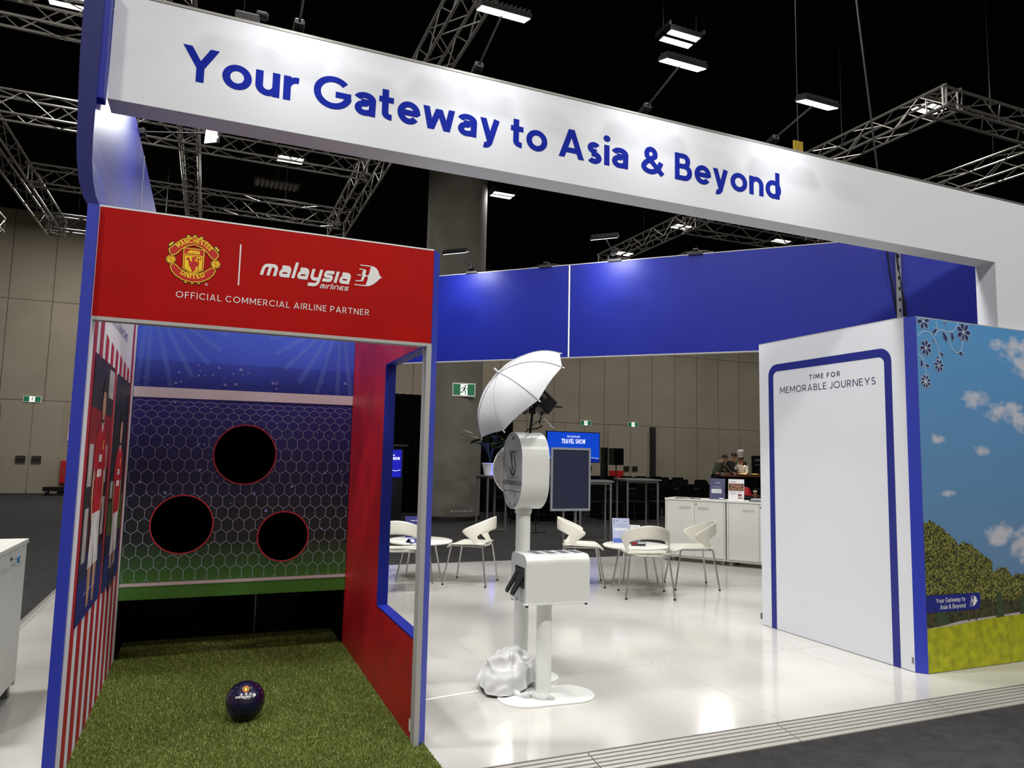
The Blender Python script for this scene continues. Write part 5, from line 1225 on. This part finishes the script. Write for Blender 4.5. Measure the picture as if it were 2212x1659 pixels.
def draped_table(x, y, label, w=1.5):
    t = thing('draped_table', label, 'table', (x, y, GZ), 0, 'black draped tables among the chairs')
    m = MB(); m.box((-w / 2, -.38, .70), (w / 2, .38, .735)); m.build('table_top', BLACKF, t, world=False)
    N = 120; P = []
    for i in range(N):
        s = i / N * 4; k = int(s); f = s - k; c = [(-1, -1), (1, -1), (1, 1), (-1, 1), (-1, -1)]
        P.append(((c[k][0] + (c[k + 1][0] - c[k][0]) * f) * w / 2, (c[k][1] + (c[k + 1][1] - c[k][1]) * f) * .38))
    m = MB(); m.add([(x_ * 1.004, y_ * 1.01, .736) for x_, y_ in P] + [(x_ * (1.02 + .012 * (i % 4 < 2)), y_ * (1.04 + .02 * (i % 4 < 2)), .02) for i, (x_, y_) in enumerate(P)], [(i, (i + 1) % N, N + (i + 1) % N, N + i) for i in range(N)] + [tuple(range(N))])
    m.build('table_cloth', BLACKF, t, world=False)
rows = [(11.4, 0), (13.0, 180), (14.9, 0), (16.6, 180), (18.2, 0)]
for ri, (y, a) in enumerate(rows):
    for k in range(22):
        if ri == 0 and k < 6: continue
        if ri == 1 and k in (2, 3): continue
        x = 3.2 + .62 * k + (.2 if ri % 2 else 0)
        if math.hypot(x - 5.8, y - 12.8) < 1.2 or (8.5 < x < 10.8 and 13.4 < y < 14.6): continue
        if 3.6 < x < 8.4 and 13.8 < y: continue
        if 3.5 < x < 5.1 and 12 < y < 13.9: continue
        if 11.5 < x < 13 and 15.8 < y < 17.4: continue
        if x > 15.6 and y > 14.2: continue
        place_hall(x + random.uniform(-.04, .04), y + random.uniform(-.05, .05), a + random.uniform(-6, 6))
for k, (x, y) in enumerate(((8.0, 12.2), (10.2, 12.2), (12.4, 12.2), (14.6, 12.2), (11.4, 15.75), (13.8, 15.75))):
    draped_table(x, y, 'long black draped table between the rows of black chairs')
t = thing('coffee_cup', 'brown paper coffee cup with a pale lid behind the white flyer', 'cup', (11.06, 8.45, .70 + GZ))
draped_table(11.1, 8.5, 'black draped table just behind the white cabinets carrying the coffee cup', 1.2)
m = MB(); m.lathe([(0, .001), (.032, .001), (.043, .12), (0, .12)], (0, 0, .736), 20); m.build('cup_body', mat('cup_brown', (128, 84, 58), .6), t, world=False, smooth=True); t.location.z = GZ
m = MB(); m.lathe([(.045, .118), (.046, .128), (.038, .138), (0, .138)], (0, 0, .736), 20); m.build('lid', INKW, t, world=False, smooth=True)
t = thing('peaked_cap', 'red rounded cap showing above the white flyer', 'cap', (11.5, 9.26, .95))
draped_table(11.5, 9.3, 'second black draped table behind the white cabinets carrying the red cap', 1.0)
t.location = (11.5, 9.26, GZ); m = MB(); m.lathe([(.13, .74), (.125, .8), (.1, .87), (.05, .91), (0, .92)], (0, 0, 0), 20); m.build('crown', mat('cap_red', (176, 16, 30), .6), t, world=False, smooth=True)
m = MB(); m.box((-.1, -.2, .738), (.1, -.08, .75)); m.build('brim', MATS['cap_red'], t, bevel=.004, world=False)
# stage corner left of the column
t = thing('black_backdrop', 'tall black stage drape behind the grey column', 'drape', (6.0, 14.4, GZ))
m = MB(); n = 160; vs = []
for i in range(n + 1):
    x = 3.75 + 4.3 * i / n; y = 14.4 + .035 * sin(i * .9); vs += [(x, y, GZ + .01), (x, y, 2.97)]
m.add(vs, [(2 * i, 2 * i + 2, 2 * i + 3, 2 * i + 1) for i in range(n)]); o = m.build('drape_cloth', BLACKF, t); so = o.modifiers.new('thick', 'SOLIDIFY'); so.thickness = .01
m = MB(); m.cyl((3.75, 14.44, 2.95), (8.05, 14.44, 2.95), .02, 8); m.build('drape_rail', DARKM, t)
for x in (3.76, 8.04): m = MB(); m.cyl((x, 14.48, GZ), (x, 14.48, 2.97), .022, 8); m.build('drape_post', DARKM, t)
t = thing('lectern', 'black lectern with a blue Travel Show screen, seen through the booth window', 'lectern', (4.33, 12.75, GZ))
m = MB(); m.box((4.02, 12.7, GZ), (4.64, 13.1, 1.62)); m.build('lectern_body', BLACK, t)
m = MB(); m.box((3.96, 12.55, 1.62), (4.7, 13.15, 1.66)); m.build('lectern_top', DARKM, t)
F = FY(12.69); m = MB(); m.fill([[(4.05, .92), (4.6, .92), (4.6, 1.54), (4.05, 1.54)]], F, .002); s_ = m.build('screen', SCR2, t)
m = MB(); text(m, 'THE AUCKLAND', F, 4.2, 1.40, .03, .2, .24, .12, 0, .004); text(m, 'TRAVEL SHOW', F, 4.1, 1.31, .065, .26, .46, .1, 0, .004); m.ribbon([(4.07, 1.08), (4.2, 1.16), (4.3, 1.1), (4.45, 1.06), (4.58, 1.08)], .012, F, .004); m.build('lettering', SCW, s_)
m = MB(); m.tube([(4.33, 12.85, 1.66), (4.33, 12.8, 1.85), (4.28, 12.72, 1.95)], .006, 6); m.build('microphone', DARKM, t)
LEAF = mat('leaf_green', (50, 70, 40), .5)
def leaf_plant(name, label, base, pot_r, pot_h, pot_m, stems, seed, h, spread, lw, palm=False):
    rnd = random.Random(seed); t = thing(name, label, 'plant', base)
    bx, by, bz = base
    m = MB(); m.lathe([(0, 0), (pot_r * .72, 0), (pot_r, pot_h * .86), (pot_r * 1.08, pot_h * .88), (pot_r * 1.08, pot_h), (pot_r * .95, pot_h), (pot_r * .9, pot_h * .9), (0, pot_h * .9)], base, 28); m.build('pot', pot_m, t, smooth=True)
    for k in range(stems):
        a = 2 * pi * k / stems + rnd.uniform(-.3, .3); L = h * rnd.uniform(.7, 1.1); sp = spread * rnd.uniform(.5, 1.1)
        pts = [Vector((bx + sp * cos(a) * s ** 1.6, by + sp * sin(a) * s ** 1.6, bz + pot_h * .9 + L * (s - .38 * s * s * s * (1.3 if palm else .6)))) for s in np.linspace(0, 1, 9)]
        m = MB(); m.tube(pts, [.008 * (1 - .7 * i / 8) for i in range(9)], 5); st = m.build('stem', LEAF, t)
        m = MB()
        if palm:
            for i in range(3, 9):
                for sg in (-1, 1):
                    d = Vector((-sin(a), cos(a), 0)) * sg; p = pts[i]; q = p + d * lw * 3 * (1 - abs(i - 5) * .12) + Vector((cos(a) * .1, sin(a) * .1, -.06)); w = Vector((cos(a), sin(a), .3)) * .012
                    m.add([p - w, p + w, q], [(0, 1, 2)])
        else:
            for i in range(4, 9, 2):
                b = a + rnd.uniform(-1.2, 1.2); d = Vector((cos(b), sin(b), rnd.uniform(-.1, .5))).normalized(); sd = d.cross(Vector((0, 0, 1))).normalized(); p = pts[i]; Ln = lw * 2.6
                prof = [0, .5, .8, .9, .7, .4, 0]; vs = []
                for j, wv in enumerate(prof):
                    q = p + d * Ln * j / 6 + Vector((0, 0, -.12 * Ln * (j / 6) ** 2 * 2)); vs += [q - sd * lw * .5 * wv, q + sd * lw * .5 * wv]
                m.add(vs, [(2 * j, 2 * j + 1, 2 * j + 3, 2 * j + 2) for j in range(6)])
        m.build('leaf', LEAF, st)
leaf_plant('potted_plant', 'broad leaved plant in a white pot under blue light, right of the grey column', (5.74, 10.03, 1.061), .15, .24, INKW, 8, 3, .78, .36, .24)
leaf_plant('potted_palm', 'palm at the left edge of the photo before the pale wall', (-4.95, 18.0, GZ), .25, .4, BLACK, 14, 4, 1.75, .85, .12, True)
bs = bpy.data.lights.new('blue_beam', 'SPOT'); bs.energy = 160; bs.color = (.04, .06, 1); bs.spot_size = R(52); bs.shadow_soft_size = .06
b_ = bpy.data.objects.new('blue_beam', bs); COL.objects.link(b_); b_.location = (6.47, 9.6, 1.5); b_.rotation_euler = (Vector((5.78, 10.03, 1.38)) - b_.location).to_track_quat('-Z', 'Y').to_euler()
t = thing('stage_light', 'small black stage light behind the photo booth, shining blue on the plant', 'stage light', (6.55, 9.55, GZ))
d = (Vector((5.78, 10.03, 1.38)) - Vector((6.47, 9.6, 1.5))).normalized(); c = Vector((6.47, 9.6, 1.5)) - d * .1
m = MB(); m.cyl(c - d * .08, c + d * .08, .055, 20); m.build('lamp_can', BLACK, t); m = MB(); m.cyl((c.x, c.y, GZ), (c.x, c.y, c.z - .04), .01, 8); m.build('pole', BLACK, t); m = MB(); m.box((c.x - .15, c.y - .15, GZ), (c.x + .15, c.y + .15, GZ + .015)); m.build('base_plate', BLACK, t)
t = thing('loudspeaker', 'black loudspeaker on a pole stand before the pale back wall', 'loudspeaker', (12.33, 16.2, GZ))
m = MB(); m.box((12.14, 16, 1.25), (12.52, 16.3, 1.775)); m.build('cabinet', BLACK, t, bevel=.015); m = MB(); m.cyl((12.33, 16.15, GZ), (12.33, 16.15, 1.25), .018, 8); m.build('stand_pole', BLACK, t)
for k in range(3): a = 2 * pi * k / 3 + .4; m = MB(); m.tube([(12.33, 16.15, .5), (12.33 + .45 * cos(a), 16.15 + .45 * sin(a), GZ + .01)], .012, 6); m.build('leg', BLACK, t)
m = MB(); m.fill([[(12.16, 1.27), (12.5, 1.27), (12.5, 1.755), (12.16, 1.755)]], FY(15.999), .001); m.build('grille', BLACKF, t)
t = thing('line_array_case', 'tall narrow black case standing beside the loudspeaker', 'case', (12.16, 16.9, GZ)); m = MB(); m.box((12.22, 16.7, GZ), (12.36, 16.95, 1.8)); m.build('case_body', BLACK, t, bevel=.01); m = MB(); m.box((12.24, 16.69, 1.2), (12.34, 16.7, 1.3)); m.build('case_latch', DARKM, t)
RD = mat('fire_red', (176, 24, 26), .5)
def wall_sign(x, z, w, h, lab, lined=True):
    t = thing('fire_sign', lab, 'sign', (x, 23.28, z)); F = FY(23.27); m = MB(); m.slab([[(x - w / 2, z - h / 2), (x + w / 2, z - h / 2), (x + w / 2, z + h / 2), (x - w / 2, z + h / 2)]], F, -.01, 0); m.build('plate', INKW, t)
    m = MB(); m.fill([[(x - w * .46, z + h * .02), (x + w * .46, z + h * .02), (x + w * .46, z + h * .47), (x - w * .46, z + h * .47)]], F, .002)
    for k in range(4): m.fill([[(x - w * .46, z - h * .06 - h * .11 * k), (x + w * .46, z - h * .06 - h * .11 * k), (x + w * .46, z - h * .02 - h * .11 * k), (x - w * .46, z - h * .02 - h * .11 * k)]], F, .002)
    m.build('red_print', RD, t); m = MB(); m.fill([circ(x, z + h * .25, w * .14, 12)], F, .004); m.build('symbol', INKW, t)
wall_sign(16.55, 2.02, .32, .62, 'red and white fire sign on the back wall above the loudspeaker'); wall_sign(-3.52, 1.95, .28, .6, 'red striped fire sign beside the far left doors')
def hose(x0, x1, z0, z1, lab):
    t = thing('fire_hose_cabinet', lab, 'fire cabinet', ((x0 + x1) / 2, 23.2, z0)); m = MB(); m.box((x0, 23.08, z0), (x1, 23.26, z1)); m.build('cabinet_box', RD, t, bevel=.01); m = MB(); m.box((x0 + .04, 23.07, z0 + .04), (x1 - .04, 23.08, z1 - .04)); d = m.build('door', RD, t); m = MB(); m.box((x0 + .07, 23.055, (z0 + z1) / 2 - .05), (x0 + .1, 23.07, (z0 + z1) / 2 + .05)); m.build('handle', CHROME, d)
hose(16.25, 16.85, .35, .95, 'red fire hose cabinet on the back wall under the loudspeaker'); hose(-3.76, -3.2, .3, 1.02, 'red fire cabinet beside the far left doors')
t = thing('flat_trolley', 'low black trolley on wheels at the foot of the far left wall', 'trolley', (-3.6, 22.5, GZ)); m = MB(); m.box((-4.05, 22.3, .1), (-3.1, 22.8, .22)); m.build('deck', BLACK, t)
for x in (-3.97, -3.18):
    for y in (22.36, 22.74): m = MB(); m.cyl((x - .02, y, .03), (x + .02, y, .03), .06, 12); m.build('wheel', DARKM, t)

# ================================================================ chef station and people
def skin(name, V, E, rad, m, parent, sub=2):
    I = root_inv(parent); me = bpy.data.meshes.new(name); me.from_pydata([tuple(I @ Vector(v)) for v in V], E, []); o = bpy.data.objects.new(name, me); COL.objects.link(o)
    sk = o.modifiers.new('skin', 'SKIN'); sk.use_smooth_shade = True
    for i, r in enumerate(rad): d = me.skin_vertices[0].data[i]; d.radius = (r, r) if not isinstance(r, tuple) else r; d.use_root = (i == 0)
    s = o.modifiers.new('sub', 'SUBSURF'); s.levels = s.render_levels = sub
    dg = bpy.context.evaluated_depsgraph_get(); m2 = bpy.data.meshes.new_from_object(o.evaluated_get(dg)); o.modifiers.clear(); o.data = m2; m2.materials.clear(); m2.materials.append(m); m2.polygons.foreach_set('use_smooth', [True] * len(m2.polygons))
    o.parent = parent; return o
SKIN_ = mat('skin', (150, 106, 82), .6)
def person(label, x, y, face, lean, H, hands, shirt, trousers, hat=None, apron=None, hairc=(24, 20, 18), turn=0):
    """face: heading in degrees; lean: forward bend of the torso; hands: (forward, side, height) for right and left"""
    t = thing('person', label, 'person', (x, y, GZ)); k = H / 1.75; f = Vector((cos(R(face)), sin(R(face)), 0)); sd = Vector((f.y, -f.x, 0)); u = Vector((0, 0, 1)); o = Vector((x, y, GZ))
    L = lambda a, b, c: o + f * a * k + sd * b * k + u * c * k
    ln = R(lean); B = lambda a, b, h: L(a * cos(ln) + sin(ln) * h, b, .98 + h * cos(ln) - a * sin(ln))
    pel = B(0, 0, 0); wa = B(.0, 0, .14); chs = B(.01, 0, .36); nb = B(0, 0, .50); nk = B(.03, 0, .56); hb = B(.06, 0, .62); hm = B(.07, 0, .70); ht = B(.065, 0, .77)
    V = [pel, wa, chs, nb, nk, hb, hm, ht]; E = [(i, i + 1) for i in range(7)]; r = [.13, .125, .145, .075, .055, .075, .088, .065]; r = [q * k for q in r]; arms = []; legs = []
    for s in (-1, 1):
        hip = L(-.01, s * .09, .9); kn = L(.02, s * .1, .5); an = L(-.03, s * .1, .09); toe = L(.13, s * .11, .04); n = len(V)
        V += [hip, kn, an, toe]; E += [(0, n), (n, n + 1), (n + 1, n + 2), (n + 2, n + 3)]; r += [.095 * k, .06 * k, .045 * k, .038 * k]; legs.append((hip, kn, an))
        sh = B(.0, s * .17, .46); hd = L(*[(hands[0 if s > 0 else 1][0]), s * hands[0 if s > 0 else 1][1], hands[0 if s > 0 else 1][2]]); mid = (sh + hd) / 2 - u * .07 * k + sd * s * .06 * k - f * .03; n = len(V)
        V += [sh, mid, hd]; E += [(3, n), (n, n + 1), (n + 1, n + 2)]; r += [.06 * k, .043 * k, .03 * k]; arms.append((sh, mid, hd))
        dr = (hd - mid).normalized(); pm = hd + dr * .05; n2 = len(V); V.append(pm); E.append((n + 2, n2)); r.append(.03 * k)
        side = dr.cross(u).normalized()
        for q in range(4):
            b = pm + side * (.024 * (q - 1.5)) + dr * .03; e = b + dr * (.035 + .006 * (q in (1, 2))) - u * .02; m_ = len(V); V += [b, e]; E += [(n2, m_), (m_, m_ + 1)]; r += [.009, .008]
        m_ = len(V); V += [hd + dr * .03 - side * s * .04, hd + dr * .06 - side * s * .05]; E += [(n2, m_), (m_, m_ + 1)]; r += [.01, .009]
    skin('body', V, E, r, SKIN_, t)
    V = [pel - (wa - pel) * .35, wa, chs, nb - (nb - chs) * .12]; E = [(0, 1), (1, 2), (2, 3)]; r = [.155, .15, .17, .1]
    for sh, mid, hd in arms: n = len(V); V += [sh, mid, mid.lerp(hd, .85)]; E += [(3, n), (n, n + 1), (n + 1, n + 2)]; r += [.078, .058, .044]
    skin('shirt', V, E, [q * k for q in r], shirt, t)
    V = [pel + (wa - pel) * .6]; E = []; r = [.15]
    for hip, kn, an in legs: n = len(V); V += [hip, kn, an]; E += [(0, n), (n, n + 1), (n + 1, n + 2)]; r += [.11, .08, .065]
    skin('trousers', V, E, [q * k for q in r], trousers, t)
    for s, (hip, kn, an) in zip((-1, 1), legs):
        m = MB(); m.obox(an + f * .06 * k - u * .045, f * .13 * k, sd * .045 * k, u * .042); m.build('shoe', BLACK, t, bevel=.02)
    up = (ht - hb).normalized(); R3 = Matrix((sd, up.cross(sd) * -1, up)).transposed() if False else up.to_track_quat('Z', 'Y').to_matrix()
    m = MB(); c = hm + up * .012; N = 20; m.lathe([(.096 * k * cos(a), .1 * k * sin(a)) for a in np.linspace(-.45, pi / 2, 9)], c - f * .022 * k, N, R3); m.build('hair', mat('hair%d' % hairc[0], hairc, .7), t, smooth=True, ang=180)
    fu = u.cross(f)
    m = MB(); m.tube([hm + f * .085 * k + u * .005, hm + f * .112 * k - u * .03], [.009, .014], 8); m.build('nose', SKIN_, t)
    m = MB()
    for s in (-1, 1): m.tube([hm + f * .083 * k + sd * s * .032 + u * .012, hm + f * .09 * k + sd * s * .032 + u * .012], .009, 8)
    m.build('eyes', INKB, t)
    for s in (-1, 1): m = MB(); m.obox(hm + sd * s * .09 * k - u * .01, f * .02, sd * .008, u * .028); m.build('ear', SKIN_, t, bevel=.006)
    m = MB(); m.obox(hm + f * .083 * k - u * .055 * k, f * .006, sd * .025, u * .004); m.build('mouth', mat('lips', (120, 66, 58), .6), t)
    if hat:
        m = MB(); m.lathe([(.098, 0), (.098, .09), (.125, .14), (.12, .22), (.08, .26), (0, .27)], hm + up * .05, 24, R3); m.build('chef_hat', hat, t, smooth=True)
        m = MB()
        for j in range(4): q = B(.155, -.05, .1 + .09 * j); m.cyl(q, q + f * .01, .012, 8); q = B(.155, .05, .1 + .09 * j); m.cyl(q, q + f * .01, .012, 8)
        m.build('button', INKB, t)
    return t
DKT = mat('trousers_black', (18, 18, 20), .8); OLV = mat('shirt_olive', (58, 62, 50), .8); BLKS = mat('shirt_black', (22, 22, 24), .8); CHEFW = mat('chef_white', (206, 204, 198), .8)
person('person in a dark olive shirt bending over the food counter, seen from behind', 16.75, 16.9, -8, 26, 1.78, ((.55, .12, 1.08), (.52, .16, 1.06)), OLV, DKT)
person('person in black behind the olive shirted person at the food counter', 17.58, 17.22, -60, 12, 1.78, ((.4, .14, 1.08), (.4, .16, 1.08)), BLKS, DKT)
person('chef in white jacket and tall white hat behind the food counter', 17.95, 16.95, 215, 6, 1.66, ((.38, .16, 1.05), (.38, .16, 1.05)), CHEFW, DKT, hat=CHEFW)
t = thing('food_counter', 'black food counter with a brown top where the chef is serving', 'counter', (17.6, 16.4, GZ), R(-24))
m = MB(); m.box((-.85, -.25, 0), (.85, .25, .96)); m.build('counter_body', BLACKF, t, world=False); m = MB(); m.box((-.9, -.29, .96), (.9, .29, 1.01)); m.build('counter_top', mat('counter_brown', (110, 70, 44), .4), t, world=False)
m = MB(); m.cyl((-.2, .1, 1.01), (-.2, .1, 1.38), .012, 8); t2 = thing('heat_lamp', 'black arched heat lamp glowing over the food counter', 'lamp', (17.6, 16.4, GZ), R(-24))
m = MB(); m.tube([(-.25, .1, 1.01), (-.25, .1, 1.46), (-.2, .08, 1.52), (-.06, .04, 1.52), (-.02, .02, 1.48)], .012, 8); m.build('arched_arm', BLACK, t2, world=False)
m = MB(); m.lathe([(.03, 1.48), (.05, 1.44), (.09, 1.34), (.085, 1.34), (.03, 1.46)], (-.0, .0, 0), 20); m.build('lamp_shade', BLACK, t2, world=False, smooth=True); m = MB(); m.lathe([(0, 1.385), (.04, 1.36), (.045, 1.34), (0, 1.33)], (0, 0, 0), 14); m.build('bulb', mat('bulb_warm', (255, 214, 150), .5, em=8), t2, world=False, smooth=True)
for k, (x, w, lab) in enumerate(((-.1, .24, 'oval tray of yellow food under the heat lamp'), (.32, .2, 'second tray of yellow food at the right of the heat lamp'), (.66, .14, 'small copper dish at the right end of the food counter'))):
    t = thing('food_tray', lab, 'tray', (17.6, 16.4, GZ), R(-24)); m = MB(); m.lathe([(0, 1.012), (w * .8, 1.012), (w, 1.045), (w * .96, 1.045), (w * .78, 1.02), (0, 1.02)], (x, -.08, 0), 24); m.build('dish', mat('copper', (150, 96, 60), .35, metal=.6), t, world=False, smooth=True)
    m = MB(); m.lathe([(w * .8, 1.022), (w * .6, 1.06), (w * .3, 1.075), (0, 1.08)], (x, -.08, 0), 18); m.build('food', mat('food_yellow', (236, 190, 80), .5, noise=.3, nscale=40), t, world=False, smooth=True)
wl = bpy.data.lights.new('heat_glow', 'POINT'); wl.energy = 3; wl.color = (1, .78, .45); wl.shadow_soft_size = .04; wo = bpy.data.objects.new('heat_glow', wl); COL.objects.link(wo); wo.location = (17.6, 16.4, 1.27)
t = thing('menu_board', 'tall black menu board at the right of the chef', 'menu board', (18.95, 17.1, GZ))
F = FY(17.0); m = MB(); m.box((18.45, 17.0, .3), (19.45, 17.05, 1.66)); m.build('board', mat('board_black', (16, 17, 24), .4), t); m = MB(); m.box((18.55, 17.05, GZ), (19.35, 17.3, .32)); m.build('board_foot', BLACK, t)
m = MB(); m.fill([[(18.75, .5), (19.4, .5), (19.4, 1.22), (18.75, 1.22)]], F, .002); m.build('lower_panel', mat('panel_brown', (92, 72, 66), .6), t)
m = MB()
for a, b, c, e in ((18.55, 1.53, 18.82, 1.545), (18.55, 1.47, 19.0, 1.5), (18.55, 1.32, 18.98, 1.34)): m.fill([[(a, b), (c, b), (c, e), (a, e)]], F, .003)
m.build('text_lines', mat('ink_grey', (150, 150, 160), .5), t)
